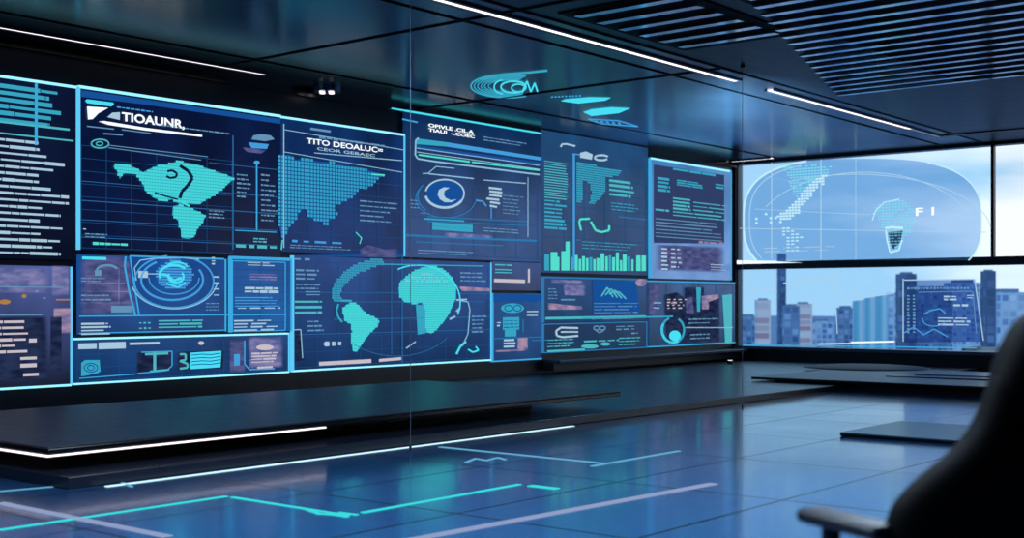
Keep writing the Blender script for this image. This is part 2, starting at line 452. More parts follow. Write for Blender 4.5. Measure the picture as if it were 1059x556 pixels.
def grille(u0, u1, n0, n1, step, label, jag=0.0):
    t = empty('ceiling_grille', R((u0 + u1) / 2, (n0 + n1) / 2, CEIL), label, 'ceiling grille')
    MB().box(u0 - 0.1, u1 + 0.1, n0 - 0.1, n1 + 0.1, CEIL - 0.012, CEIL - 0.001).build('backing', M['seam'], t)
    u = u0; k = 0
    while u <= u1:
        a = n0 + jag * k
        wd = step * 0.36; zl = CEIL - 0.034; zh = zl + wd * 0.055
        m = MB(); m.hexa([R(u, a, zl), R(u + wd, a, zh), R(u + wd, n1, zh), R(u, n1, zl)] + [R(u, a, CEIL - .012), R(u + wd, a, CEIL - .012), R(u + wd, n1, CEIL - .012), R(u, n1, CEIL - .012)])
        m.build('slat', M['slat'], t); u += step; k += 1
    return t
grille(-11.6, -6.3, 6.6, 14.5, 0.33, 'long silver slatted ceiling grille over the right side of the hall', -0.1)
grille(-12.0, -10.0, 5.05, 6.15, 0.36, 'short slatted ceiling grille beside the long light strip')

t = empty('ceiling_projection', CEILP.at(525, 88), 'glowing cyan eye-shaped graphic projected on the ceiling', 'ceiling graphic')
k = Ink(CEILP, 0.006)
class CInk(Ink): pass
for (rx, ry, w) in ((38, 12, 1.6), (34.5, 10.8, 1.1), (31, 9.5, 1.2), (27.5, 8.2, 1.1), (24, 7, 1.2), (20, 6, 1.0)): k.arc(525, 89, rx, ry, 60, 300, w)
k.path([(497, 82), (520, 77), (548, 75), (566, 73)], 2.2)
k.build('outer_ring', M['teal_blue'], t)
k = Ink(CEILP, 0.008); k.arc(531, 90, 13, 6, 0, 360, 1.6); k.arc(536, 91, 7, 4, 30, 330, 1.4)
k.path([(540, 96), (545, 84), (549, 95), (553, 86), (556, 95)], 1.6); k.arc(520, 90, 9, 7, 90, 270, 1.4)
k.build('inner_mark', M['cyan'], t)
for (pts, label) in (([(580, 104.5), (598, 107), (626, 104), (632, 101), (610, 100.5), (585, 102.5)], 'upper of two glowing cyan bars on the ceiling'),
                     ([(603, 116), (612, 120), (640, 117), (652, 112), (632, 111), (612, 113)], 'lower of two glowing cyan bars on the ceiling')):
    o = Ink(CEILP, 0.006).poly(pts).build('ceiling_light_bar', M['cyan'], origin=CEILP.at(*pts[0]))
    tag(o, label, 'ceiling graphic', 'glowing bars on the ceiling')
k = Ink(CEILP, 0.005)
for i in range(9): k.line((570 + i * 3.6, 100.5 - i * .18), (572 + i * 3.6, 100.3 - i * .18), 1.3)
k.path([(608, 123), (640, 125), (660, 131), (622, 128), (608, 123)], 1.1)
for i in range(5): k.line((615 + i * 6, 125 + i * .4), (618 + i * 6, 126 + i * .6), 1.5)
tag(k.build('ceiling_readout', M['sky'], origin=CEILP.at(600, 115)), 'thin blue dotted readout around the ceiling bars', 'ceiling graphic')
# small downlight cluster
dl = CEILP.at(338, 91)
t = empty('ceiling_downlight', dl, 'small round downlight cluster in the ceiling above the display wall', 'downlight')
MB().tube([dl, dl - Z * 0.05], 0.17, 20).build('rim', M['steel'], t, smooth=False)
for i in range(4):
    q = dl + U * (0.08 * math.cos(i * 1.57)) + N * (0.08 * math.sin(i * 1.57)) - Z * 0.05
    MB().tube([q, q - Z * 0.012], 0.035, 12).build('bulb', M['led'], t)

# ------------------------------------------------------------------ the display wall
PO = 0.07
def display(label, x0, x1, yt, yb, mat, edges='', off=PO, group=None, edge='edge_blue', ew=1.4, name='display_screen'):
    """one lit screen on the left wall; x0,yt / x0,yb its left corners"""
    ik = Ink(LEFT, off)
    bl = LEFT.at(x0, yb, off)
    t = empty(name, bl, label, 'screen', group)
    q = [(x0, yb), (x1, ik.y(x1, x0, yb)), (x1, ik.y(x1, x0, yt)), (x0, yt)]
    fr = [LEFT.at(*p, off) for p in q]
    m = MB(); m.hexa([p - N * 0.045 for p in fr] + fr); m.build('panel', mat, t)
    e, g = MB(), MB(); wd = ew * 0.0088
    a0 = LEFT.loc(fr[0]); a1 = LEFT.loc(fr[2])
    def bar(u0, u1, z0, z1, m=e): m.box(u0, u1, off - 0.045, off + 0.012, z0, z1)
    if 't' in edges: bar(a0[0], a1[0], a1[1] - wd, a1[1] + wd)
    if 'b' in edges: bar(a0[0], a1[0], a0[1] - wd, a0[1] + wd)
    if 'l' in edges: bar(a0[0] - wd * .85, a0[0] + wd * .85, a0[1], a1[1], g)
    if 'r' in edges: bar(a1[0] - wd * .85, a1[0] + wd * .85, a0[1], a1[1], g)
    if e.f: e.build('frame', M[edge], t)
    if g.f: g.build('frame', M['edge_side' if edge == 'edge' else edge], t)
    t['_off'] = off
    return t
def ink(t, k=1): return Ink(LEFT, t['_off'] + 0.006 * k)
def put(name, t, mat, fn, k=2, parent=None, label=None):
    i = ink(t, k); fn(i)
    if name in SPLIT and len(i.marks) > 1:
        for m in i.pieces(): m.build(name, M[mat], t)
        return None
    o = i.build(name, M[mat], parent or t)
    if label: o['label'] = label
    return o
SPLIT = {'text_block', 'globe_ring', 'underline', 'thumbnail', 'picture', 'city_picture', 'icon', 'thumbnail_pattern', 'picture_pattern', 'caption', 'ground_picture', 'dark_tower', 'green_tower', 'building_picture', 'continent', 'map', 'gauge_ring', 'radar_ring', 'progress_bar', 'emblem', 'readout', 'icon_pattern', 'lit_window_rows', 'street_lamp_dots', 'curve', 'axis_lines', 'light_streak'}

# 1 --- text screen at the left edge
t = display('navy screen full of text lines at the left edge of the wall', -60, 78.5, 70, 265, screen('screen navy text', (10, 22, 54), (8, 14, 34), 0.3), 't', edge='edge', ew=1.5)
rn = random.Random(3)
put('text_block', t, 'teal_blue', lambda i: i.rows(-40, 79, 64, 122, 6, 0.72, 0.15, (14, 60), .8, rn))
put('text_block', t, 'pale', lambda i: i.rows(-40, 136, 72, 263, 18, 0.46, 0.3, (5, 30), 0.9, rn))
put('text_block', t, 'teal_text', lambda i: (i.hline(-40, 121, 72, 2.2), i.hline(-40, 133, 76, 1.6)))
put('cursor_line', t, 'edge_blue', lambda i: i.line((37.5, 86), (37.5, 150), 3))
# 2 --- city view, lower left
t = display('screen showing a dusky lilac city view at the lower left of the wall', -60, 73.5, 272.5, 405.5, screen('screen lilac city', (74, 88, 148), (24, 30, 50), 0.25), 'br', edge='edge', ew=1.3)
put('city_picture', t, 'lilac', lambda i: (i.rect(-60, 274, 52, 303), i.rect(53, 274, 72, 306)), 1)
put('city_picture', t, 'rose', lambda i: (i.rect(55, 318, 74, 345),), 1)
put('dark_tower', t, 'navy2', lambda i: (i.rect(-60, 327, 50, 398), i.rect(52, 326, 64, 384)), 2)
put('lit_window_rows', t, 'warm', lambda i: (i.rows(-30, 330, 30, 368, 6, 0.5, 0.25, (30, 50), 1), i.rect(21, 369, 38, 372), i.rect(21, 376, 38, 380), i.rect(24, 386, 40, 389), i.rect(30, 350, 38, 354)), 3)
put('street_lamp_dots', t, 'amber', lambda i: (i.disc(5, 312, 6, 2.5), i.disc(25, 306, 2.5, 2), i.rect(58, 309, 72, 310.5)), 3)
put('light_streak', t, 'pale_dim', lambda i: (i.hline(-40, 296, 66, .9), i.hline(-40, 326, 44, 1.2), i.disc(46, 308, 1.5, 1), i.disc(38, 301, 2, 1.2)), 3)
# 3 --- big americas screen
t = display('large navy screen with a teal map of the Americas', 81.5, 290, 89.5, 258, screen('screen deep navy', (6, 22, 62), (7, 20, 56), 0.35), 'tl', edge='edge', ew=1.7)
put('banner', t, 'deep', lambda i: i.poly([(84, 93), (290, 123), (290, 128), (150, 108), (84, 100)]), 1)
put('tab', t, 'cyan', lambda i: i.poly([(88, 104), (90, 102.5), (117, 106), (118, 108), (115, 110), (90, 106.5)]), 3)
put('logo_mark', t, 'white', lambda i: i.poly([(90, 110), (112, 111.5), (102, 117), (96, 123), (91, 123.5)]), 3, label='white wedge mark')
put('logo_mark', t, 'pale', lambda i: i.poly([(111, 121), (116, 116.5), (124, 116), (124, 124)]), 3)
lettering('heading', 'TIOAUNR,', LEFT, PO + 0.02, 126, 124.5, 191, 8.5, M['white'], t, 0.03)
put('underline', t, 'white', lambda i: i.poly([(102, 125.5), (108, 125), (150, 132), (209, 139.5), (209, 141.5), (150, 134.8), (112, 129)]), 3)
put('text_block', t, 'sky', lambda i: i.rows(121, 109, 158, 112, 1, 0.6, 0, (3, 6), 1), 3)
put('slider', t, 'pale_dim', lambda i: (i.line((90, 130.5), (118, 133.5), 1.2), i.line((126, 134), (156, 138), 1), i.line((107, 138), (127, 139.5), 1.5), i.line((112, 150), (215, 162), 0.8), i.line((112, 152.5), (208, 165.5), 0.8)), 3)
put('dial', t, 'teal_text', lambda i: (i.arc(103.5, 148.5, 9, 4.5, 0, 360, 1.5), i.arc(103, 148.5, 3.5, 2, 0, 360, 1.3)), 3)
put('grid_lines', t, 'line', lambda i: (i.hline(84, 187, 288, .7), i.hline(84, 207, 288, .9), i.hline(84, 227, 288, .7), i.hline(84, 245, 288, .7), i.line((241, 140), (241, 258), 1.3), i.hline(216, 168, 290, .7)), 2)
NA = [(117, 172), (121, 169), (131, 169.5), (141, 174), (148, 178), (156, 174), (166, 170), (176, 169), (184, 166.5), (192, 168), (204, 170), (214, 174), (226, 178), (243, 184), (236, 190), (228, 197), (220, 203), (212, 207), (207, 211), (200, 211), (193, 210), (186, 211), (178, 206), (170, 208), (160, 205), (151, 198), (147, 189), (141, 180), (133, 178), (127, 180), (124, 185), (122, 178)]
SA = [(179, 213), (186, 211.5), (196, 215), (204, 218), (213, 223), (209, 231), (204, 237), (201, 245), (195, 247), (188, 246), (187, 238), (184, 228), (178, 222)]
put('map_fill', t, 'teal_blue', lambda i: (i.poly(NA), i.poly(SA)), 3)
mp = put('world_map', t, 'teal', lambda i: (i.cells(NA, .034, .034, .92, .8), i.cells(SA, .034, .034, .92, .8), i.line((187, 208), (196, 213), 2.5)), 4)
put('map_water', t, 'navy', lambda i: (i.path([(173, 177), (178, 176), (183, 179), (182, 183), (176, 184), (172, 182)], 2.4), i.path([(186, 171), (195, 177), (199, 184), (194, 192), (188, 198), (186, 205)], 3.4), i.path([(160, 199), (172, 203), (184, 206)], 1.6)), 5, label='dark bays and lakes of the map')
put('caption', t, 'teal2', lambda i: i.rows(96, 249.5, 132, 253.5, 1, .75, 0, (5, 9), .7), 3)
put('marker', t, 'pale', lambda i: (i.line((222, 221), (227, 222), 1), i.line((86, 236.5), (89, 237), 1)), 3)
# slider column on the same screen
put('icon', t, 'pale_dim', lambda i: (i.poly([(260, 144), (262, 140), (270, 138.5), (280, 140), (284, 144), (274, 146)]),), 4, label='pale cap shaped icon')
put('icon', t, 'sky', lambda i: (i.poly([(257, 147), (278, 149), (276, 154), (260, 153)]),), 3)
put('icon', t, 'lilac_dim', lambda i: (i.poly([(250, 152), (276, 155), (270, 159), (256, 157)]),), 3)
put('scroll_bar', t, 'edge_blue', lambda i: (i.line((265.5, 166), (265.5, 238), 1.5), i.disc(265.5, 168, 3, 2), i.line((243, 238), (286, 240), 1)), 3)
put('text_block', t, 'teal_text', lambda i: (i.rows(262, 245, 279, 251, 2, .6, .2, (3, 6), 1), i.rows(244, 252, 290, 256, 1, .8, 0, (5, 12), 3)), 3)
# 4 --- radar globe screen
t = display('blue screen with a glowing globe inside a radar ring', 81.5, 233, 263, 346, screen('screen radar blue', (18, 76, 150), (34, 66, 118), 0.3), 'r', edge='edge_blue', ew=1.2)
put('side_picture', t, 'lilac_dim', lambda i: i.poly([(82, 266), (132, 263), (137, 300), (143, 326), (82, 327)]), 1)
put('caption', t, 'cyan', lambda i: i.rows(85, 264.5, 110, 268.5, 1, .9, 0, (30, 40), 1), 3)
put('icon', t, 'pale_dim', lambda i: (i.arc(111, 280, 11, 6, 20, 200, 2.5), i.rect(98, 279, 105, 285), i.rect(115, 316, 136, 323)), 3)
put('grid_lines', t, 'lilac', lambda i: (i.hline(82, 292, 130, .8), i.hline(82, 301, 135, .8), i.hline(82, 313, 138, .8), i.line((123, 275), (123, 316), 1)), 2)
put('inner_frame', t, 'edge_blue', lambda i: (i.path([(134.5, 265), (138, 290), (144, 326)], 1.6), i.path([(130, 265), (129, 275), (134, 303), (140, 326)], 2), i.hline(134, 264.5, 232, 1.6), i.hline(82, 326.8, 232, 1.3), i.hline(82, 344.5, 232, 1)), 3)
put('radar_ring', t, 'sky', lambda i: (i.arc(180, 291, 41, 27, 100, 420, 1.7), i.arc(178, 289, 32, 21, 120, 390, 2.2), i.arc(180, 287, 26, 17, 180, 360, 1.2)), 3)
put('radar_ring', t, 'line_hi', lambda i: (i.arc(180, 288, 45, 31, 195, 350, 1.3), i.path([(141, 290), (139, 277), (145, 269), (158, 267), (190, 266.5), (206, 268)], 1.1)), 3)
put('globe', t, 'sky', lambda i: i.cells([(160, 283), (166, 274), (175, 269.5), (186, 269.5), (196, 274), (200, 283), (196, 293), (188, 300), (176, 300), (166, 294)], .03, .03, .95, .7), 3)
put('globe_pattern', t, 'cyan', lambda i: (i.arc(180, 284, 15, 10, 40, 200, 2.6), i.arc(182, 286, 8, 6, 150, 400, 2.2), i.path([(164, 283), (172, 284), (180, 290), (188, 287)], 2.5), i.arc(183, 277, 11, 6, 10, 160, 1.6), i.path([(172, 293), (184, 297), (192, 292)], 1.5)), 4)
put('readout', t, 'pale', lambda i: (i.rect(143, 280, 153, 287), i.hline(153, 283, 168, .9), i.rows(219, 265, 223, 274, 3, .6, 0, (3, 4), 1), i.rows(221, 283, 227, 308, 4, .25, 0, (6, 7), 1)), 3)
put('text_block', t, 'pale', lambda i: i.rows(84, 333, 115, 347, 4, .55, .25, (20, 40), 1), 3)
put('text_block', t, 'teal_text', lambda i: (i.rows(164, 330, 210, 340, 3, .62, .15, (20, 40), 1.5), i.rows(144, 331, 156, 342, 2, .4, 0, (2, 3), 2)), 3)
# 5 --- bottom strip
t = display('long low screen of picture thumbnails at the foot of the wall', 76.5, 298.5, 350.5, 397, screen('screen thumbnail blue', (30, 64, 116), (14, 54, 104), 0.3), 'tbr', edge='edge', ew=1.15)
put('caption', t, 'pale', lambda i: (i.rect(134, 354, 165, 356.5), i.rect(81, 355, 100, 361), i.rect(102, 354, 130, 361)), 2)
put('thumbnail', t, 'teal_blue', lambda i: (i.poly([(84, 375), (88, 372), (103, 372), (104, 384), (100, 386), (84, 389)]),), 3)
put('thumbnail_pattern', t, 'deep', lambda i: (i.arc(94, 380, 7, 4.5, 0, 360, 1), i.arc(94, 380, 3.5, 2.5, 0, 360, 1)), 4)
put('thumbnail', t, 'navy2', lambda i: (i.poly([(141, 364), (178, 362), (178, 383), (141, 386)]), i.poly([(183, 364), (232, 361), (231, 381), (183, 383)])), 3)
put('thumbnail_frame', t, 'edge_blue', lambda i: (i.path([(146, 364), (178, 363), (178, 378), (172, 383), (142, 386)], 1.1), i.path([(82, 391), (140, 386.5)], 1)), 4)
put('thumbnail_pattern', t, 'teal_text', lambda i: (i.line((160, 364), (160, 383), 3), i.line((150, 366), (174, 365), 2.4), i.path([(186, 366), (192, 366), (192, 372), (186, 373), (194, 376), (194, 380), (186, 381)], 2.2), i.line((155, 384), (175, 382), 1.8)), 4)
put('thumbnail', t, 'cyan', lambda i: i.poly([(197, 364.5), (229, 362.5), (228, 379.5), (197, 381.5)]), 4, label='bright cyan thumbnail')
put('thumbnail_pattern', t, 'deep', lambda i: [i.path([(198, 367 + r * 3.4), (209, 366 + r * 3.4), (218, 366.6 + r * 3.3), (228, 365 + r * 3.3)], .9) for r in range(4)], 5)
put('thumbnail', t, 'lilac_dim', lambda i: (i.rect(237, 351, 254, 386),), 2)
put('thumbnail', t, 'lilac', lambda i: (i.poly([(256, 348), (292, 347), (293, 380), (258, 381)]),), 3)
put('thumbnail_pattern', t, 'warm', lambda i: (i.disc(274, 359, 9, 3), i.rows(260, 364, 288, 376, 4, .6, .3, (8, 20), 1), i.rect(266, 379, 282, 381), i.disc(208, 354.5, 3, 2)), 4)
put('thumbnail_pattern', t, 'sky', lambda i: (i.path([(253, 352), (253, 376), (258, 382), (284, 381)], 1.4), i.rect(242, 366, 248, 378)), 4)
# 6 --- narrow text column
t = display('narrow blue screen of text lines between the radar and the globe', 239, 301, 265.5, 343.5, screen('screen column blue', (26, 78, 146), (24, 84, 150), 0.25), 'tlr', edge='edge_blue', ew=1.3)
put('frame_line', t, 'edge_blue', lambda i: (i.outline(240.5, 269.5, 295, 342.5, 1), i.hline(234, 325.5, 296, 1.2), i.hline(240, 266.5, 300, 2.2)), 2)
put('text_block', t, 'pale', lambda i: (i.rows(256, 270, 293, 275, 2, .45, .4, (6, 14), 2), i.rows(253, 296, 291, 303, 2, .8, .1, (6, 12), 1), i.rows(246, 317, 290, 320, 1, .5, 0, (8, 14), 4), i.rows(242, 330, 290, 343, 4, .5, .3, (10, 24), 4)), 3)
put('text_block', t, 'rose', lambda i: i.rows(257, 282, 289, 290, 3, .5, .1, (20, 40), 1), 3)
put('text_block', t, 'sky', lambda i: i.rows(243, 306, 291, 318, 4, .4, .2, (20, 45), 1), 3)
# 7 --- asia map screen
t = display('navy screen with a halftone teal map of Asia hanging from its left edge', 291, 418, 121, 260, screen('screen asia navy', (10, 44, 96), (14, 44, 100), 0.4), 'tr', edge='edge', ew=1.5)
put('frame_line', t, 'line_hi', lambda i: (i.line((293.5, 128), (293.5, 256), 1.1), i.line((294, 134), (418, 155), .7), i.line((325, 158), (416, 166), .9), i.line((294, 157), (416, 178), .7)), 3)
put('text_block', t, 'pale_dim', lambda i: (i.line((321, 133), (342, 136), 2.4), i.rows(330, 139.5, 398, 144, 1, .55, 0, (4, 12), 1.3)), 3)
lettering('heading', 'TITO DEOALUC=', LEFT, PO + 0.02, 317, 148, 396, 5.5, M['white'], t, 0.02)
lettering('subheading', 'CEOR GEBAEC', LEFT, PO + 0.02, 328, 155, 388, 3.0, M['pale'], t, 0.015)
ASIA = [(289, 160), (300, 160), (306, 165), (316, 164), (330, 167), (345, 168), (358, 172), (372, 174), (386, 177), (398, 181), (390, 185), (386, 191), (378, 196), (372, 194), (366, 203), (356, 209), (348, 211), (344, 216), (349, 219), (346, 226), (340, 228), (338, 234), (332, 229), (326, 228), (318, 224), (316, 215), (310, 219), (307, 227), (301, 232), (297, 241), (292, 248), (289, 236)]
put('world_map', t, 'teal_blue', lambda i: (i.cells(ASIA, .052, .046, .72, .74),), 3)
put('map_fill', t, 'deep', lambda i: i.poly(ASIA), 2)
put('map_coast', t, 'teal2', lambda i: (i.line((398, 181), (384, 180), 1.4), i.line((292, 248), (291, 258), 1.2), i.path([(368, 240), (374, 246), (372, 252)], 1)), 4)
put('picture', t, 'lilac_dim', lambda i: (i.poly([(371, 258), (380, 253), (398, 258), (412, 257), (412, 267), (371, 266)]),), 2)
put('text_block', t, 'sky', lambda i: (i.rows(302, 246, 360, 252, 1, .4, .1, (5, 12), 6),), 3)
# 8 --- globe screen
t = display('large screen with a teal globe of South America and Africa', 303, 507.5, 264, 383.5, screen('screen globe', (34, 66, 128), (8, 46, 92), 0.3), 'blr', edge='edge', ew=1.3)
put('picture', t, 'deep', lambda i: (i.poly([(303, 265), (415, 266), (415, 262), (303, 264)]),), 1)
put('grid_lines', t, 'line', lambda i: (i.hline(304, 302, 506, .7), i.hline(350, 312, 500, .7), i.hline(345, 330, 506, .9), i.hline(304, 346, 506, .7), i.line((405, 270), (405, 366), .8), i.line((416, 262), (416, 376), 1)), 2)
put('text_block', t, 'pale_dim', lambda i: (i.rows(304, 265, 324, 270, 1, .6, 0, (5, 8), 4), i.rows(306, 277, 330, 290, 3, .5, .2, (6, 12), 1.5), i.rows(316, 300, 334, 306, 2, .4, .2, (8, 16), 1)), 3)
put('text_block', t, 'teal_text', lambda i: i.rows(305, 309, 335, 326, 3, .5, .1, (20, 30), 1), 3)
put('text_block', t, 'pale', lambda i: (i.rows(336, 352, 353, 359, 1, .7, 0, (3, 5), 3), i.arc(338, 355.5, 2.6, 2, 0, 360, 1)), 4)
GL = [(396, 267), (382, 268), (368, 273), (356, 281), (347, 291), (342.5, 301), (343, 309), (348, 313), (353, 311), (352, 303), (356, 295), (363, 288), (372, 282), (384, 277), (397, 273)]
put('globe_rim', t, 'teal_blue', lambda i: (i.cells(GL, .028, .03, .8, .85), i.path([(350, 314), (348, 321), (350, 328), (354, 333)], 2), i.line((353, 310.5), (364, 311), 2.2), i.line((396, 273), (500, 275), 1.2)), 3)
put('globe_rim', t, 'cyan', lambda i: (i.arc(432, 312, 44, 38, -20, 118, 1.4), ), 3)
put('globe_rim', t, 'line', lambda i: i.arc(410, 316, 68, 52, 225, 320, .8), 3)
SAM = [(355, 318), (359, 314), (368, 313), (373, 318), (379, 324), (388, 328), (392, 331), (391, 337), (384, 343), (378, 350), (373, 358), (369, 364), (365, 363), (363, 352), (364, 342), (363, 335), (357, 332), (355, 325)]
AFR = [(412, 298), (414, 291), (420, 286), (428, 280), (438, 276), (450, 275), (460, 279), (468, 287), (472, 297), (471, 309), (466, 321), (460, 331), (452, 340), (446, 345), (441, 343), (440, 332), (439, 318), (437, 313), (428, 314), (418, 312), (413, 306)]
put('map_fill', t, 'teal_blue', lambda i: (i.poly(SAM), i.poly(AFR)), 2)
put('continent', t, 'teal', lambda i: i.cells(SAM, .03, .03, .94, .9), 3, label='teal South America')
put('continent', t, 'teal', lambda i: i.cells(AFR, .03, .03, .94, .8), 3, label='teal Africa')
put('map_pattern', t, 'teal_blue', lambda i: (i.poly([(430, 315), (439, 315), (441, 344), (432, 346)]),), 2)
put('map_pattern', t, 'pale', lambda i: i.cells([(418, 289), (430, 282), (455, 284), (466, 294), (440, 290), (424, 292)], .05, .045, .4, .4, .3), 5)
put('axis_lines', t, 'line_hi', lambda i: (i.path([(472, 310), (484, 312), (486, 320), (484, 345), (478, 358)], 1), i.line((472, 310), (483, 309.5), 1.8), i.path([(472, 322), (476, 318)], 2), i.path([(420, 360), (430, 353)], 1.3), i.line((465, 330), (471, 327), 2)), 4)
put('emblem', t, 'cyan', lambda i: (i.path([(472, 366), (476, 358), (482, 353)], 2.2), i.path([(484, 361), (489, 364), (495, 362), (492, 358)], 1.6)), 4)
put('building_picture', t, 'navy2', lambda i: (i.poly([(304, 341), (311, 340), (314, 372), (304, 374)]),), 2)
put('building_picture', t, 'line_hi', lambda i: (i.path([(304, 341), (311, 340.5), (313, 370)], 1),), 3)
put('ground_picture', t, 'warm', lambda i: (i.poly([(330, 374), (384, 371), (384, 375), (330, 378)]), i.poly([(392, 371), (415, 369), (415, 372), (392, 374)])), 3)
put('ground_picture', t, 'rose', lambda i: (i.poly([(474, 296), (508, 298), (508, 301), (478, 301)]),), 3)
# 9 --- gauge screen (its top edge stands higher)
t = display('tall screen with progress bars and a round crescent gauge', 419, 559.5, 114.5, 265.5, screen('screen gauge blue', (8, 42, 84), (46, 76, 128), 0.25), 't', edge='cyan', ew=1.4)
put('edge_light', t, 'cyan', lambda i: i.line((405, 112), (560, 138), 1.6), 3)
lettering('heading', 'OPIVLE .CIL.A', LEFT, PO + 0.02, 443, 131, 490, 3.6, M['white'], t, 0.03)
lettering('subheading', 'TIAUI  -.COEC', LEFT, PO + 0.02, 443, 135.6, 491, 3.2, M['white'], t, 0.03)
put('text_block', t, 'sky', lambda i: i.line((416, 123), (432, 126.5), 1.7), 3)
bar = put('progress_bar', t, 'teal_blue', lambda i: (i.poly([(431, 143), (462, 147), (462, 151.5), (431, 149)]),), 3)
put('progress_bar', t, 'sky', lambda i: (i.poly([(462, 147), (560, 162.5), (560, 166), (462, 151.5)]),), 3)
put('progress_bar', t, 'deep', lambda i: (i.poly([(431, 150), (560, 168), (560, 172), (431, 153)]),), 2)
put('progress_bar', t, 'teal2', lambda i: (i.line((433, 160), (486, 167.3), 1.8), i.line((488, 167.5), (558, 176), 1.6)), 4)
put('bar_outline', t, 'line_hi', lambda i: (i.path([(433, 142.5), (430, 145), (429.5, 160), (432, 164), (450, 167), (558, 180.5)], 1.6), i.line((431, 153), (558, 171), .8), i.line((431, 157), (558, 175), .8)), 4)
put('frame_line', t, 'line_hi', lambda i: (i.path([(437, 179.5), (443, 179), (451, 172), (470, 174)], .9), i.path([(443, 179.5), (490, 184.5)], 1.2), i.path([(500, 186), (544, 189.5)], 1), i.line((546, 183), (546, 245), .8)), 3)
put('gauge_ring', t, 'pale', lambda i: (i.arc(460, 200, 20, 14.5, 200, 530, 1.6), i.arc(460, 200, 20, 14.5, 190, 330, 2.6)), 4)
put('gauge_disc', t, 'deep', lambda i: i.disc(460, 200, 20, 14), 2)
put('gauge_crescent', t, 'pale', lambda i: i.poly([(465, 194), (459, 193.5), (454, 196), (452.5, 201), (455, 206), (460, 209), (467, 209), (472, 206), (466, 207), (461, 204.5), (459, 201), (460, 197)]), 5)
put('gauge_ring', t, 'edge_dim', lambda i: (i.arc(461, 205, 31, 20, 150, 350, 1), i.arc(455, 203, 23, 18, 140, 230, 1.4)), 3)
rn2 = random.Random(5)
put('leaf_icon', t, 'pale', lambda i: [i.line((504 + rn2.uniform(-1, 3), 194 + q * 3.7), (519 - q * .3 + rn2.uniform(-4, 1), 195.5 + q * 3.7), 2.1) for q in range(6)], 4)
put('leaf_icon', t, 'sky', lambda i: (i.line((508, 214), (508, 226), 1), i.path([(492, 207), (499, 208), (503, 213)], 1.6)), 3)
put('text_block', t, 'teal_blue', lambda i: (i.rows(447, 229.5, 491, 237.5, 2, .95, .05, (40, 60), 1), i.line((438, 226), (480, 228.5), 1.6)), 3)
put('text_block', t, 'lilac', lambda i: (i.poly([(459, 240), (510, 243), (510, 246), (459, 245)]), i.line((434, 220), (445, 221), 1)), 3)
put('grid_lines', t, 'edge_dim', lambda i: (i.line((442, 224), (546, 229), .9), i.line((442, 229), (546, 233), .8), i.path([(419, 243), (480, 246), (555, 249)], 2.2), i.line((430, 250), (520, 254), 1)), 3)
put('text_block', t, 'pale_dim', lambda i: (i.rows(432, 257, 490, 263, 2, .4, .2, (10, 40), 1),), 3)
t = display('shallow dim screen strip between the gauge and the glyph icons', 509.5, 559.5, 270, 300, screen('screen strip slate', (46, 72, 122), (50, 60, 96), 0.3), '')
put('text_block', t, 'teal_text', lambda i: (i.rows(512, 272, 530, 275, 1, .6, .2, (8, 12), 1), i.rows(512, 277, 534, 283, 2, .5, .3, (10, 24), 1)), 3)
put('text_block', t, 'warm', lambda i: (i.poly([(511, 288), (543, 289), (543, 292.5), (511, 291.5)]), i.poly([(546, 278), (548, 278), (548, 292), (546, 292)])), 4)
# 10 --- chart screen
t = display('screen with a teal bar chart below a column of text and a small map', 560, 670, 134, 281.5, screen('screen chart slate', (28, 70, 112), (48, 64, 104), 0.2), '')
rn3 = random.Random(9)
put('text_block', t, 'teal_text', lambda i: i.rows(563, 165, 588, 205, 15, .5, .06, (22, 30), 1, rn3), 3)
put('text_block', t, 'teal_blue', lambda i: i.rows(563, 205, 586, 237, 8, .62, .35, (8, 24), 1, rn3), 3)
put('divider', t, 'sky', lambda i: (i.line((593.5, 159), (593.5, 278), 2.2), i.line((592, 159), (600, 160), 1.2)), 3)
put('icon', t, 'pale', lambda i: (i.path([(580, 152), (581, 149), (586, 148.8), (595, 151)], 1.8), i.poly([(600, 158), (606, 156.5), (613, 159.5), (612, 165), (600, 163)]), i.arc(622, 163, 7, 2.6, 20, 330, 2)), 3)
put('small_map', t, 'teal_blue', lambda i: (i.cells([(597, 168), (613, 170), (627, 174), (643, 177), (640, 181), (626, 184), (626, 197), (620, 205), (613, 212), (609, 210), (612, 200), (610, 190), (603, 186), (602, 208), (597, 210)], .042, .036, .9, .72),), 3)
put('text_block', t, 'teal_text', lambda i: i.rows(630, 184, 657, 203, 4, .55, .2, (18, 30), 1), 3)
put('curve', t, 'teal2', lambda i: (i.path([(601, 238), (599, 230), (600, 226.5), (610, 226)], 2), i.path([(611, 229), (616, 238), (622, 240), (630, 238), (630, 233)], 2.2)), 3)
put('grid_lines', t, 'edge_dim', lambda i: (i.line((640, 224), (668, 227), 1), i.line((596, 248), (600, 248), 1)), 3)
ch = empty('bar_chart', Vector((0, 0, 0)), None, None); ch.parent = t
ch.location = LEFT.at(563, 279.5, PO) - parent_world(t)
hs = [(563, 5, 17), (569.5, 7, 19), (576.5, 2, 14), (580.5, 7, 20), (585, 4, 30), (590.5, 3, 14), (594.5, 3, 16), (598.5, 2.6, 12), (602, 3, 15), (606, 2.6, 13), (609.5, 3, 14), (613.5, 2.6, 12), (617, 3, 13), (621, 4, 18), (626, 2.6, 15), (629.5, 2.6, 16), (633, 3, 14), (637, 3, 19), (641, 2.4, 11), (644, 4, 17), (649, 2.6, 15), (653, 2.2, 12), (658, 4.5, 16), (663.5, 4.5, 16)]
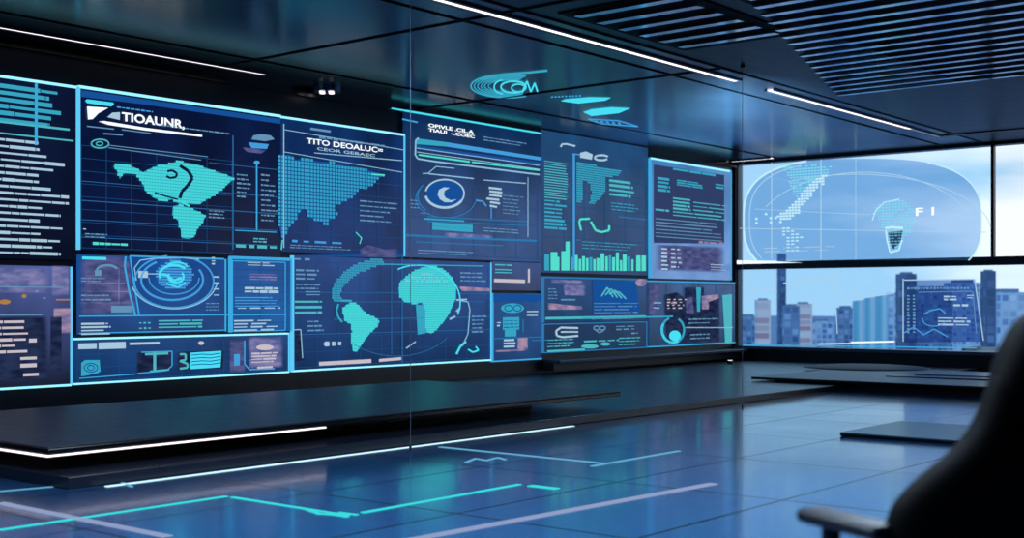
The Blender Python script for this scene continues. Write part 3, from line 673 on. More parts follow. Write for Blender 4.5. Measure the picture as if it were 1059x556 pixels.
for q, (bx, bw, bh) in enumerate(hs):
    y0 = 279.5 + (bx - 563) * 0.006
    i = Ink(LEFT, PO + 0.015); i.poly([(bx, y0), (bx + bw, y0), (bx + bw, y0 - bh), (bx, y0 - bh)])
    i.build('bar', M['teal2' if q % 5 else 'teal_blue'], ch)
# 11 --- small thumbnails screen
t = display('small screen of stacked glyph icons right of the globe', 509.5, 560, 303, 373.5, screen('screen glyph blue', (30, 72, 128), (24, 62, 112), 0.3), 'bl', edge='edge_blue', ew=1.2)
put('caption', t, 'deep', lambda i: i.rect(510, 304, 560, 312), 2)
put('icon', t, 'teal_blue', lambda i: (i.disc(530, 318.5, 12, 5), i.rect(520, 328, 537, 341), i.rect(522, 341, 534, 348)), 3)
put('icon_pattern', t, 'deep', lambda i: (i.arc(526, 318.5, 4, 3, 0, 360, 1), i.arc(535, 318.5, 4, 3, 0, 360, 1), i.rows(521, 330, 537, 340, 3, .3, .1, (3, 6), 1)), 4)
put('text_block', t, 'pale', lambda i: (i.rows(521, 350, 534, 360, 3, .6, .1, (8, 14), 1), i.rows(545, 320, 558, 328, 2, .4, .2, (8, 12), 1), i.rows(514, 332, 518, 338, 2, .5, 0, (3, 4), 1)), 3)
put('picture', t, 'rose', lambda i: (i.rect(535, 349, 546, 362), i.rect(512, 362, 544, 364)), 3)
put('frame_line', t, 'edge_dim', lambda i: (i.hline(510, 350, 560, .8), i.hline(550, 352, 566, .8), i.line((541, 330), (541, 343), 1)), 3)
# 12 --- picture screen
t = display('wide screen showing two blurred pictures under the bar chart', 562, 668.5, 286.5, 333.5, screen('screen picture indigo', (30, 62, 112), (22, 58, 96), 0.3), 'tl', edge='edge_dim', ew=1.4)
put('picture', t, 'lilac', lambda i: (i.poly([(582, 294), (606, 294), (606, 306), (584, 305)]), i.poly([(569, 288.5), (604, 290), (604, 293), (570, 292)])), 3)
put('picture', t, 'rose', lambda i: (i.poly([(566, 313), (576, 314), (603, 317), (603, 320), (567, 320)]), i.disc(663, 292, 6, 4)), 3)
put('picture', t, 'deep', lambda i: (i.poly([(613, 289), (658, 291), (662, 324), (614, 325)]),), 2)
put('picture_pattern', t, 'teal_text', lambda i: [i.path([(622 + q * 4, 306 - q), (628 + q * 4, 297 + q * 1.5), (634 + q * 4.5, 307 + q * .6)], 1.6) for q in range(4)], 4)
put('picture_pattern', t, 'pale_dim', lambda i: (i.rows(614, 312, 660, 325, 4, .3, .2, (8, 30), 2), i.rect(580, 309, 595, 310.5)), 3)
put('shelf_line', t, 'teal_text', lambda i: i.hline(564, 329, 668, 2.6), 3)
# 13 --- icon screen
t = display('dark screen of small white icons below the blurred pictures', 562, 668.5, 335, 364.5, screen('screen icon navy', (22, 44, 80), (18, 52, 86), 0.3), 'tblr', edge='edge_dim', ew=1.0)
put('icon', t, 'pale', lambda i: (i.path([(598, 339), (580, 338.5), (575, 342), (576, 347), (582, 348.5), (598, 347)], 2), i.line((580, 343), (598, 343), 1.6)), 3)
put('icon', t, 'pale_dim', lambda i: (i.arc(617, 339, 3, 2, 0, 360, 1.4), i.arc(623, 339, 3, 2, 0, 360, 1.4), i.path([(616, 341), (620, 344), (625, 341)], 1.2), i.rows(637, 336, 657, 342, 2, .5, .1, (5, 10), 2), i.rows(653, 343, 660, 346, 1, .5, 0, (3, 5), 1)), 3)
put('icon', t, 'teal_text', lambda i: (i.disc(610, 358, 9, 2.2), i.disc(626, 355.5, 5, 1.8), i.rows(604, 351, 640, 355, 1, .5, 0, (5, 14), 2), i.hline(566, 363, 605, 2)), 3)
# 14 --- right text panel
t = display('upright glass screen of teal text near the room corner', 673, 756, 163.5, 287.5, screen('screen corner slate', (66, 124, 184), (108, 146, 204), 0.2), 'tlr', edge='edge_blue', off=0.12, ew=1.6)
put('edge_light', t, 'edge', lambda i: i.line((673, 163.5), (755, 177), 2), 3)
put('shaded_field', t, 'slate', lambda i: i.poly([(676, 170), (749, 181), (749, 252), (676, 251)]), 1)
put('text_block', t, 'teal_blue', lambda i: (i.rows(696, 173, 740, 176, 1, .9, .0, (12, 20), .8), i.rows(680, 182, 694, 198, 4, .65, .2, (8, 14), 1), i.rows(700, 185, 727, 192, 3, .7, .2, (8, 18), 1), i.rows(740, 189, 751, 195, 2, .8, .1, (5, 9), 1)), 3)
put('text_block', t, 'teal_text', lambda i: (i.rows(696, 203, 715, 217, 4, .7, .1, (10, 20), 1), i.rows(717, 207, 751, 219, 3, .3, .1, (10, 30), 1.5), i.rows(678, 215, 692, 218, 1, .7, 0, (7, 12), 1), i.rows(696, 217, 751, 224, 2, .4, .1, (20, 50), 1)), 3)
put('text_block', t, 'pale_dim', lambda i: i.rows(678, 224, 750, 246, 6, .35, .25, (40, 90), 1), 3)
put('text_block', t, 'rose', lambda i: i.rows(722, 248, 750, 252, 1, .7, .1, (4, 9), 1), 3)
put('picture', t, 'lilac_dim', lambda i: i.poly([(677, 253), (750, 255), (750, 282), (677, 280)]), 2)
put('text_block', t, 'pale', lambda i: (i.rows(684, 255, 692, 280, 6, .6, .2, (4, 9), .8), i.rows(694, 255, 708, 278, 5, .4, .5, (3, 6), 2), i.rows(735, 272, 750, 280, 3, .3, .1, (12, 20), 1)), 3)
# 15 --- corner city screen
t = display('screen showing a dusk city with a green tower beside the corner', 671, 760, 290.5, 358.5, screen('screen corner city', (50, 76, 124), (30, 54, 88), 0.3), 'tb', edge='edge_blue', ew=1.1)
put('city_picture', t, 'navy2', lambda i: (i.poly([(686, 305), (700, 302), (708, 308), (708, 296), (728, 296), (728, 310), (745, 304), (745, 354), (690, 356)]),), 2)
put('city_picture', t, 'lilac_dim', lambda i: (i.rect(671, 292, 682, 330), i.poly([(709, 308), (716, 306), (718, 325), (709, 325)])), 3)
put('city_picture', t, 'rose', lambda i: (i.poly([(725, 306), (744, 304), (744, 308), (733, 312), (733, 320), (726, 320)]), i.disc(697, 313, 3, 1.5)), 3)
put('lit_windows', t, 'warm', lambda i: i.rows(690, 308, 712, 320, 4, .4, .4, (2, 4), 3), 4)
put('green_tower', t, 'teal_text', lambda i: i.poly([(747, 305), (757, 304), (757, 354), (750, 355)]), 3)
put('green_tower', t, 'teal_blue', lambda i: i.poly([(720, 297), (725, 297), (724, 322), (721, 322)]), 3)
put('ring_emblem', t, 'teal_blue', lambda i: (i.arc(696, 341, 11.5, 13, 110, 420, 2.2), i.line((602, 329), (696, 327), 1.6)), 4)
put('ring_emblem', t, 'cyan', lambda i: (i.disc(698, 347, 6, 5.5), i.arc(696, 341, 11.5, 13, 150, 300, 2.6)), 4)
put('grid_lines', t, 'line_hi', lambda i: (i.line((709, 338.5), (758, 338.5), .9), i.line((676, 318), (682, 318.5), 1), i.line((676, 313), (684, 313), 1)), 4)

M['faint'] = glow('faint grid light', (30, 84, 136), 0.8)
def by_label(k): return [o for o in SC.objects if o.get('label') and k in o['label']][0]
def grid(k, x0, y0, x1, y1, nx, ny, w=.55):
    t = by_label(k); i = Ink(LEFT, PO + 0.008)
    for a in range(nx + 1):
        x = x0 + (x1 - x0) * a / nx; i.line((x, i.y(x, x0, y0)), (x, i.y(x, x0, y1)), w)
    for b in range(ny + 1): i.hline(x0, y0 + (y1 - y0) * b / ny, x1, w)
    i.build('faint_grid', M['faint'], t)
grid('map of the Americas', 84, 150, 240, 256, 6, 8); grid('map of Asia', 296, 165, 415, 255, 5, 6); grid('South America and Africa', 306, 270, 505, 380, 9, 7)
grid('round crescent gauge', 424, 185, 556, 262, 6, 4); grid('teal bar chart', 562, 160, 668, 278, 5, 7); grid('text lines between the radar', 240, 270, 298, 342, 2, 9)
grid('dusk city with a green', 672, 293, 758, 356, 5, 4); grid('picture thumbnails', 80, 353, 296, 394, 10, 3)
rq = random.Random(21)
def more(k, mat, *a):
    t = by_label(k)
    for r in a:
        i = Ink(LEFT, PO + 0.02); i.rows(*r, rnd=rq); i.build('text_block', M[mat], t)
more('map of the Americas', 'pale_dim', (88, 240, 112, 246, 2, .5, .2, (2, 6)), (216, 216, 238, 226, 3, .45, .3, (2, 6)), (245, 178, 260, 205, 6, .4, .4, (2, 6)), (270, 178, 287, 230, 10, .35, .5, (2, 6)), (160, 127, 238, 130, 1, .5, .2, (2, 7)))
more('map of Asia', 'pale_dim', (372, 205, 412, 230, 5, .3, .5, (3, 9)), (300, 252, 366, 257, 2, .4, .2, (3, 8)))
more('South America and Africa', 'pale_dim', (306, 292, 334, 300, 2, .4, .3, (3, 7)), (476, 280, 503, 292, 3, .4, .3, (3, 8)), (488, 325, 504, 345, 5, .4, .4, (3, 7)), (318, 330, 336, 344, 3, .4, .3, (3, 7)))
more('round crescent gauge', 'pale_dim', (520, 200, 543, 222, 6, .3, .4, (3, 8)), (500, 234, 544, 240, 2, .4, .3, (3, 9)), (424, 205, 436, 216, 3, .4, .3, (2, 5)), (500, 140, 556, 146, 2, .4, .3, (3, 8)))
more('teal bar chart', 'teal_blue', (632, 208, 662, 218, 3, .35, .3, (3, 8)), (602, 248, 660, 258, 3, .25, .4, (3, 9)))
more('radar ring', 'pale_dim', (84, 286, 110, 292, 2, .4, .3, (2, 6)), (84, 303, 122, 312, 2, .35, .3, (2, 7)), (213, 312, 230, 322, 3, .35, .3, (2, 5)))
more('dusk city with a green', 'pale_dim', (712, 328, 744, 336, 2, .35, .4, (2, 6)), (714, 344, 744, 352, 2, .35, .4, (2, 6)))
more('blurred pictures', 'pale_dim', (567, 297, 580, 310, 4, .35, .3, (2, 5)), (612, 328, 660, 331, 1, .5, .3, (3, 8)))
more('small white icons', 'teal_text', (566, 350, 596, 360, 3, .35, .3, (3, 8)), (640, 348, 664, 358, 3, .3, .3, (3, 8)))
# ledge below the screens near the corner
t = empty('wall_ledge', R(-4, 0.15, 0), 'pale grey ledge below the screens at the corner end of the wall', 'ledge')
u0 = LEFT.loc(LEFT.at(562, 376))[0]
MB().box(u0, -0.06, 0.0, 0.32, 0.24, 0.29).build('top', M['ledge'], t, bevel=0.01)
MB().box(u0, -0.06, 0.0, 0.2, 0.12, 0.24).build('body', M['console'], t)
# ------------------------------------------------------------------ platform, consoles, floor lights
PZ = 0.08
UP = -16.9
o = MB().box(UP, -0.05, 0.02, 4.69, 0.0, PZ).box(-5.3, -2.5, 4.69, 10.0, 0.0, PZ).build('platform', M['platform'], origin=R(-8, 2.4, 0), bevel=0.008)
tag(o, 'low dark platform along the foot of the display wall', 'platform')

def slab(name, label, u0, u1, n0, n1, zt, th, z0, top='console', inset=0.5, cat='console'):
    t = empty(name, R((u0 + u1) / 2, (n0 + n1) / 2, z0), label, cat)
    MB().box(u0, u1, n0, n1, zt - 0.012, zt).build('top', M[top], t, bevel=0.004)
    MB().box(u0, u1, n0, n1, zt - th, zt - 0.012).build('edge', M['console_edge'], t, bevel=0.006)
    MB().box(u0 + inset, u1 - inset, n0 + inset, n1 - inset * 1.6, z0, zt - th).build('plinth', M['black'], t)
    return t
t = slab('low_console', 'long low black console slab in front of the large screens', UP, -10.35, 1.6, 4.45, 0.25, 0.05, PZ)
MB().box(UP, -14.5, 4.45, 4.462, 0.188, 0.200).box(UP - 0.012, UP, 2.0, 4.462, 0.188, 0.200).build('light_strip', M['led'], t)['label'] = 'white light strip along the lower edge'
t = slab('low_console', 'low black console slab before the window, with a dark dome on it', -5.6, -2.3, 3.4, 10.2, 0.14, 0.035, PZ + 0.02, inset=0.2)
MB().box(-5.3, -2.5, 4.8, 10.0, PZ, 0.105).build('plinth', M['black'], t)
MB().box(-5.3, -2.5, 3.6, 4.6, PZ, 0.105).build('plinth', M['black'], t)
# third slab
t = slab('floor_display', 'thin dark glass slab low on the floor left of the chair', -10.86, -9.5, 7.14, 10.2, 0.04, 0.036, 0.0, 'padtop', 0.01, 'floor display')

# dome and trays on the window console
def ellipsoid(name, c, ru, rn, h, mat, label, cat):
    v, f = [], []; seg, rings = 32, 8
    for r in range(rings + 1):
        a = math.pi / 2 * r / rings; ca, sa = math.cos(a), math.sin(a)
        for k in range(seg):
            b = 2 * math.pi * k / seg
            v.append(U * (ru * ca * math.cos(b)) + N * (rn * ca * math.sin(b)) + Z * (h * sa))
    for r in range(rings):
        for k in range(seg):
            f.append((r * seg + k, r * seg + (k + 1) % seg, (r + 1) * seg + (k + 1) % seg, (r + 1) * seg + k))
    f.append(tuple(range(seg))[::-1])
    me = bpy.data.meshes.new(name); me.from_pydata(v, [], f); me.update()
    for p in me.polygons: p.use_smooth = True
    return tag(link(name, me, mat, None, c), label, cat)
def on(z, x, y): return hit(x, y, Vector((0, 0, z)), Z)
ellipsoid('control_dome', on(0.14, 896, 380), 0.9, 1.0, 0.05, M['dome'], 'flat black control dome on the console before the window', 'control pad')
t = empty('control_tray', on(0.14, 985, 391), 'black wedge shaped control tray beside the dome on the window console', 'control tray')
c = FLOOR.loc(on(0.14, 985, 390))
m = MB(); m.hexa([R(c[0] - .4, c[1] - .8, .14), R(c[0] + .5, c[1] - .3, .14), R(c[0] + .5, c[1] + 1.0, .14), R(c[0] - .4, c[1] + 1.0, .14), R(c[0] - .4, c[1] - .8, .15), R(c[0] + .5, c[1] - .3, .19), R(c[0] + .5, c[1] + 1.0, .19), R(c[0] - .4, c[1] + 1.0, .16)])
m.build('tray', M['pad'], t, bevel=0.004)
MB().box(c[0] - .1, c[0] - .04, c[1] - .5, c[1] + 0.9, .155, .18).build('rim', M['steel'], t)
# small lit console unit by the chair
c = FLOOR.loc(on(0.1, 1010, 374))
t = empty('window_desk_unit', R(c[0], c[1], 0), 'small white edged desk unit under the window beside the chair', 'desk unit')
m = MB(); m.hexa([R(c[0] - .5, c[1] - .3, 0), R(c[0] + .5, c[1] - .3, 0), R(c[0] + .5, c[1] + 1.6, 0), R(c[0] - .5, c[1] + 1.6, 0), R(c[0] - .4, c[1] - .1, .26), R(c[0] + .5, c[1] - .1, .36), R(c[0] + .5, c[1] + 1.6, .36), R(c[0] - .4, c[1] + 1.6, .26)])
m.build('body', M['console'], t, bevel=0.02)
MB().box(c[0] - .44, c[0] - .36, c[1] - .14, c[1] + 1.6, .255, .285).build('front_edge', M['ledge'], t)
MB().box(c[0] - .36, c[0] + .5, c[1] - .14, c[1] - .07, .28, .38).build('side_edge', M['ledge'], t)

sp_ = on(PZ, 755, 376)
t = empty('floor_spotlight', sp_, 'tiny floor spotlight shining up beside the room corner', 'spotlight')
MB().tube([sp_, sp_ + Z * 0.06], 0.05, 14).build('housing', M['black'], t)
MB().tube([sp_ + Z * 0.06, sp_ + Z * 0.066], 0.04, 14).build('lens', M['led'], t)
ld = bpy.data.lights.new('spotlight_lamp', 'SPOT'); ld.energy = 7500; ld.color = (0.16, 0.5, 1.0); ld.spot_size = math.radians(56); ld.spot_blend = 0.9; ld.shadow_soft_size = 0.03
lo = bpy.data.objects.new('spotlight_lamp', ld); COL.objects.link(lo); lo.location = sp_ + Z * 0.09
lo.rotation_euler = (R(-4.2, 1.9, CEIL) - lo.location).to_track_quat('-Z', 'Y').to_euler()
# floor light lines
def fl(label, pts, w, mat, name='floor_light', z=0.004):
    pts3 = [FLOOR.at(x, y) for x, y in pts]
    m = MB()
    for a, b in zip(pts3, pts3[1:]):
        d = (b - a).normalized(); s = Vector((-d.y, d.x, 0)) * w / 2
        a2, b2 = a - d * w / 2, b + d * w / 2
        m.hexa([a2 + s, b2 + s, b2 - s, a2 - s] + [q + Z * z for q in (a2 + s, b2 + s, b2 - s, a2 - s)])
    o = m.build(name, M[mat], origin=pts3[0])
    return tag(o, label, 'floor light', 'light lines in the floor')
def flr(label, p, q, n_or_u, w, mat):
    """a line along a room axis: from the floor point seen at p to the one seen at q"""
    a, b = FLOOR.loc(FLOOR.at(*p)), FLOOR.loc(FLOOR.at(*q))
    m = MB()
    if n_or_u == 'u': m.box(min(a[0], b[0]), max(a[0], b[0]), a[1] - w / 2, a[1] + w / 2, 0, 0.004)
    else: m.box(a[0] - w / 2, a[0] + w / 2, min(a[1], b[1]), max(a[1], b[1]), 0, 0.004)
    o = m.build('floor_light', M[mat], origin=FLOOR.at(*p))
    return tag(o, label, 'floor light', 'light lines in the floor')
flr('long white light line at the foot of the dark platform', (110, 503), (600, 441), 'u', 0.045, 'led_floor')
flr('pale blue light line entering the floor from the left frame edge', (0, 520), (166, 556), 'n', 0.06, 'led_pale')
flr('teal light line crossing the floor at the lower left', (0, 548), (240, 514), 'u', 0.035, 'led_cyan')
flr('short teal light line joining two corners in the left floor', (240, 514), (355, 534), 'n', 0.03, 'led_cyan')
flr('teal light line in the middle of the floor', (375, 530), (548, 502), 'u', 0.035, 'led_cyan')
flr('stubby teal light line at the end of the middle one', (548, 502), (568, 507), 'n', 0.06, 'led_cyan')
flr('thin cyan light line running from the platform into the floor', (455, 462), (612, 482), 'n', 0.04, 'led_thin')
flr('thin cyan light line towards the window side of the floor', (612, 482), (700, 466), 'u', 0.035, 'led_thin')
flr('broad pale lilac line across the near floor', (430, 556), (735, 500), 'u', 0.10, 'led_pale') if False else fl('broad pale lilac line across the near floor', [(425, 558), (735, 500.5)], 0.07, 'led_pale')
fl('faint angled light line left of the platform corner', [(0, 508), (122, 497), (136, 503)], 0.02, 'led_thin')
fl('small teal squiggle of light in the left floor', [(318, 527), (330, 531), (345, 532), (358, 534), (352, 530), (368, 532)], 0.025, 'led_cyan')
fl('small cyan squiggle of light near the platform', [(482, 478), (492, 474), (503, 476), (515, 473), (522, 475)], 0.025, 'led_thin')

# thin hanging cables (floor to ceiling)
def cable(x, y, label, r):
    p = FLOOR.at(x, y) + N * 0.06
    t = empty('tension_cable', p, label, 'cable', 'thin vertical cables')
    MB().tube([p + Z * 0.03, p + Z * (CEIL - 0.03)], r, 8).build('wire', M['steel'], t)
    MB().tube([p, p + Z * 0.03], 0.010, 12).build('foot', M['black'], t)
    MB().tube([p + Z * (CEIL - 0.03), p + Z * CEIL], 0.025, 12).build('ceiling_mount', M['black'], t)
cable(419, 463.5, 'thin vertical cable in front of the display wall between its two big screens', 0.0025)
cable(763, 421, 'thin vertical cable in front of the room corner', 0.003)

# ------------------------------------------------------------------ projections on the window
RO = 0.04
def rink(k=1): return Ink(RIGHT, RO + 0.004 * k)
def rput(name, t, mat, fn, k=2, label=None):
    i = rink(k); fn(i)
    if name in SPLIT and len(i.marks) > 1:
        for m in i.pieces(): m.build(name, M[mat], t)
        return None
    o = i.build(name, M[mat], t)
    if label: o['label'] = label
    return o
t = empty('window_projection', RIGHT.at(890, 270, RO), 'translucent globe projected on the upper window panes', 'projection')
def sq(v, e=0.7): return math.copysign(abs(v) ** e, v)
def gpt(a0, a1, k=1.0): return [(892 + 123 * k * sq(math.cos(a)), 228 - 64 * k * sq(math.sin(a))) for a in [math.radians(a0 + (a1 - a0) * i / 60) for i in range(61)]]
gp = gpt(-32, 212)
rput('globe_field', t, 'holo', lambda i: i.poly(gp), 1)
rput('globe_ring', t, 'ice', lambda i: (i.path(gpt(-32, 65), 1.3), i.path(gpt(110, 212), 2.0)), 3)
rput('globe_ring', t, 'ice_thin', lambda i: (i.arc(894, 250, 118, 72, 20, 150, .8), i.arc(885, 240, 140, 60, 5, 120, .8), i.path(gpt(115, 212, .95), .9)), 3)
def zz(pts): return [(x / 2.27 + 740, y / 2.27 + 130) for x, y in pts]
rput('map', t, 'ice', lambda i: i.cells(zz([(262, 110), (255, 135), (235, 152), (215, 174), (198, 202), (172, 224), (140, 216), (160, 200), (184, 178), (210, 150), (235, 125)]), .06, .05, .86, .72, .05), 4)
rput('map', t, 'ice_blue', lambda i: i.cells(zz([(150, 92), (215, 88), (272, 96), (262, 112), (225, 135), (190, 172), (180, 150), (172, 120)]), .06, .05, .8, .5, .1), 3)
rput('map', t, 'ice', lambda i: (i.cells(zz([(160, 232), (205, 258), (196, 300), (165, 300), (160, 262)]), .09, .06, .7, .4, .2), i.cells(zz([(85, 205), (130, 200), (165, 232), (95, 238)]), .1, .08, .5, .5, .5)), 4)
rput('continent', t, 'ice_blue', lambda i: i.cells(zz([(362, 215), (372, 195), (395, 178), (440, 170), (468, 195), (470, 225), (455, 252), (440, 270), (432, 295), (410, 298), (402, 262), (388, 228), (375, 208)]), .06, .05, .8, .45, .1), 4)
rput('continent', t, 'ice', lambda i: (i.path(zz([(400, 245), (403, 270), (410, 297), (430, 292), (438, 268)]), 1.6), i.path(zz([(398, 240), (415, 238), (440, 240)]), 2.5), i.path(zz([(368, 222), (375, 200), (395, 180), (432, 172)]), 1)), 5)
rput('continent', t, 'slate', lambda i: i.poly(zz([(405, 250), (440, 246), (434, 272), (418, 290), (410, 275)])), 4)
lettering('readout', 'F 1', RIGHT, RO + .02, 947, 223, 966, 8, M['white'], t, 0.02)
rput('readout', t, 'pale', lambda i: (i.line((953, 228), (960, 228), 1.5), i.rows(790, 255, 880, 262, 2, .25, .3, (8, 30), 6)), 4)
rput('grid_lines', t, 'ice_thin', lambda i: (i.line((849, 165), (849, 268), 1), i.line((798, 168), (798, 268), .9), i.line((885, 162), (885, 268), .6), i.line((765, 236), (1020, 240), .7), i.line((780, 216), (900, 222), .5)), 3)
rput('foot_glow', t, 'white', lambda i: i.poly([(762, 269), (800, 270), (830, 271.5), (762, 273)]), 3, label='white strip at the foot of the pane')
# data panel on lower pane
t = empty('window_screen', RIGHT.at(975, 352, RO), 'dark translucent data panel on the lower window near the chair', 'screen')
rput('field', t, 'holo_dark', lambda i: i.poly([(935, 289), (1008, 288), (1017, 353), (935, 354)]), 1)
rput('frame', t, 'pale', lambda i: (i.path([(935, 289.5), (1008, 288.5), (1017, 352)], 1.2), i.line((934, 288), (934, 353), 1.2)), 3)
rput('inner_frame', t, 'pale_dim', lambda i: (i.path([(950, 302), (1006, 301), (1010, 345)], .8), i.rows(938, 296, 1004, 300, 1, .6, 0, (2, 3), 1), i.rows(938, 304, 941, 345, 12, .6, 0, (2, 3), 1), i.rows(944, 304, 947, 345, 12, .6, 0, (2, 3), 1)), 3)
rput('text_block', t, 'pale', lambda i: (i.rows(976, 305, 990, 311, 2, .6, .2, (4, 8), 1.4), i.rows(1000, 304, 1008, 309, 2, .6, .2, (5, 8), 1), i.rows(986, 313, 1006, 318, 1, .6, .2, (6, 12), 2), i.rows(970, 327, 1006, 337, 3, .6, .3, (8, 18), 2)), 3)
rput('picture', t, 'sky', lambda i: (i.path([(955, 325), (962, 321), (972, 319), (978, 324)], 1.3), i.path([(935, 344), (945, 338), (955, 346), (966, 340), (980, 348)], 1.2), i.arc(966, 330, 12, 7, 170, 350, 1)), 3)
t = empty('window_projection', RIGHT.at(865, 354, RO), 'thin blue light frames projected on the lower window over the towers', 'projection')
rput('frame_lines', t, 'ice_thin', lambda i: (i.path([(810, 293), (870, 286)], 1.6), i.line((863, 288), (866, 345), 1), i.path([(866, 312), (925, 303)], 1), i.line((774, 284), (774, 298), 1), i.line((774, 299), (800, 299), 1)), 3)
rput('foot_line', t, 'edge_blue', lambda i: (i.line((768, 356.5), (1010, 359.5), 1.2),), 3)
rput('foot_line', t, 'white', lambda i: (i.line((880, 354), (925, 353), 1.6), i.line((846, 355.5), (880, 355), 1),), 4)

# ------------------------------------------------------------------ the city outside
TM = [tower_mat('pale blue tower', (190, 215, 240), (84, 124, 186), (240, 250, 255), 9, 9, -0.1),  # blue of the distance haze is put into the tower colours
      tower_mat('slate tower', (112, 140, 186), (56, 80, 132), (180, 208, 235), 8, 8, -0.2),
      tower_mat('cyan glass tower', (110, 220, 235), (70, 180, 210), (255, 255, 255), 7.0, 400.0, 0.1),
      tower_mat('peach tower', (255, 232, 226), (210, 150, 160), (255, 246, 240), 60, 9, 0.0),
      tower_mat('navy tower', (56, 78, 128), (36, 52, 98), (120, 150, 200), 8, 8, -0.2)]
M['roof'] = pbr('grey roof', (120, 140, 170), 0.7)
def tower(x0, x1, yt, Y, mi, label, crown=True, slope=0):
    Y *= 10
    xa, xb = (x0 - CX) / F * Y, (x1 - CX) / F * Y; zt = EYE + (HOR - yt) / F * Y; zb = -180.0
    w = xb - xa; d = max(w * 0.9, 6); 
    t = empty('skyscraper', Vector(((xa + xb) / 2, Y + d / 2, zb)), label, 'skyscraper', 'towers of the city outside')
    def bx(a, b, c, e, z0, z1): return MB().hexa([(a, c, z0), (b, c, z0), (b, e, z0), (a, e, z0), (a, c, z1), (b, c, z1 + slope * w), (b, e, z1 + slope * w), (a, e, z1)])
    bx(xa, xb, Y, Y + d, zb, zt).build('tower_body', TM[mi], t)
    if crown:
        s = slope; 
        bx(xa + w * .2, xb - w * .2, Y + d * .2, Y + d * .8, zt, zt + w * 0.12 + max(0, slope) * w).build('roof_housing', M['roof'], t)
    return t
tower(783, 797, 310, 150, 3, 'slim peach tower just right of the room corner')
tower(805, 813, 262, 170, 4, 'dark narrow tower rising behind the slim peach one', False)
tower(812, 827, 316, 135, 1, 'slate tower between the dark narrow one and the broad peach one')
tower(824, 840, 314, 190, 3, 'broad peach tower left of the cyan glass towers')
tower(840, 862, 332, 210, 0, 'low pale blue tower beside the broad peach one')
tower(764, 784, 327, 190, 1, 'low slate tower behind the room corner post')
tower(868, 884, 318, 200, 1, 'slate tower left of the cyan towers')
tower(884, 894, 311, 160, 2, 'leftmost cyan glass tower', False, 0.1)
tower(896, 906, 308, 150, 2, 'second cyan glass tower from the left', False, 0.1)
tower(907, 918, 306, 166, 2, 'third cyan glass tower from the left', False, 0.1)
tower(920, 931, 303, 200, 0, 'pale blue tower right of the cyan ones', False, 0.1)
tower(931, 948, 283, 120, 4, 'tall navy tower behind the data panel')
tower(950, 985, 300, 230, 1, 'wide slate tower behind the middle of the data panel')
tower(985, 1014, 292, 260, 0, 'pale tower behind the right side of the data panel')
tower(1018, 1030, 280, 110, 4, 'dark tower between the data panel and the chair')
tower(1032, 1062, 302, 140, 0, 'pale blue tower partly behind the chair')
m = MB(); m.box(300, 14000, -9000, 9000, -182, -180)
M['ground'] = pbr('hazy city ground', (96, 124, 170), 0.8)  # distance haze is painted in as the base colour
struct(m.build('ground', M['ground']))

for k, (u, n, e) in enumerate(((-19.5, 7.5, 330), (-15.0, 9.5, 330))):  # unseen area lights added overhead to brighten the floor
    ld = bpy.data.lights.new('floor_fill_light', 'AREA'); ld.shape = 'RECTANGLE'; ld.size = 4.0; ld.size_y = 1.2; ld.energy = e; ld.color = (0.62, 0.8, 1.0)
    lo = bpy.data.objects.new('floor_fill_light', ld); COL.objects.link(lo); lo.location = R(u, n, CEIL - 0.05)
    lo.rotation_euler = (0, 0, math.atan2(U.y, U.x))

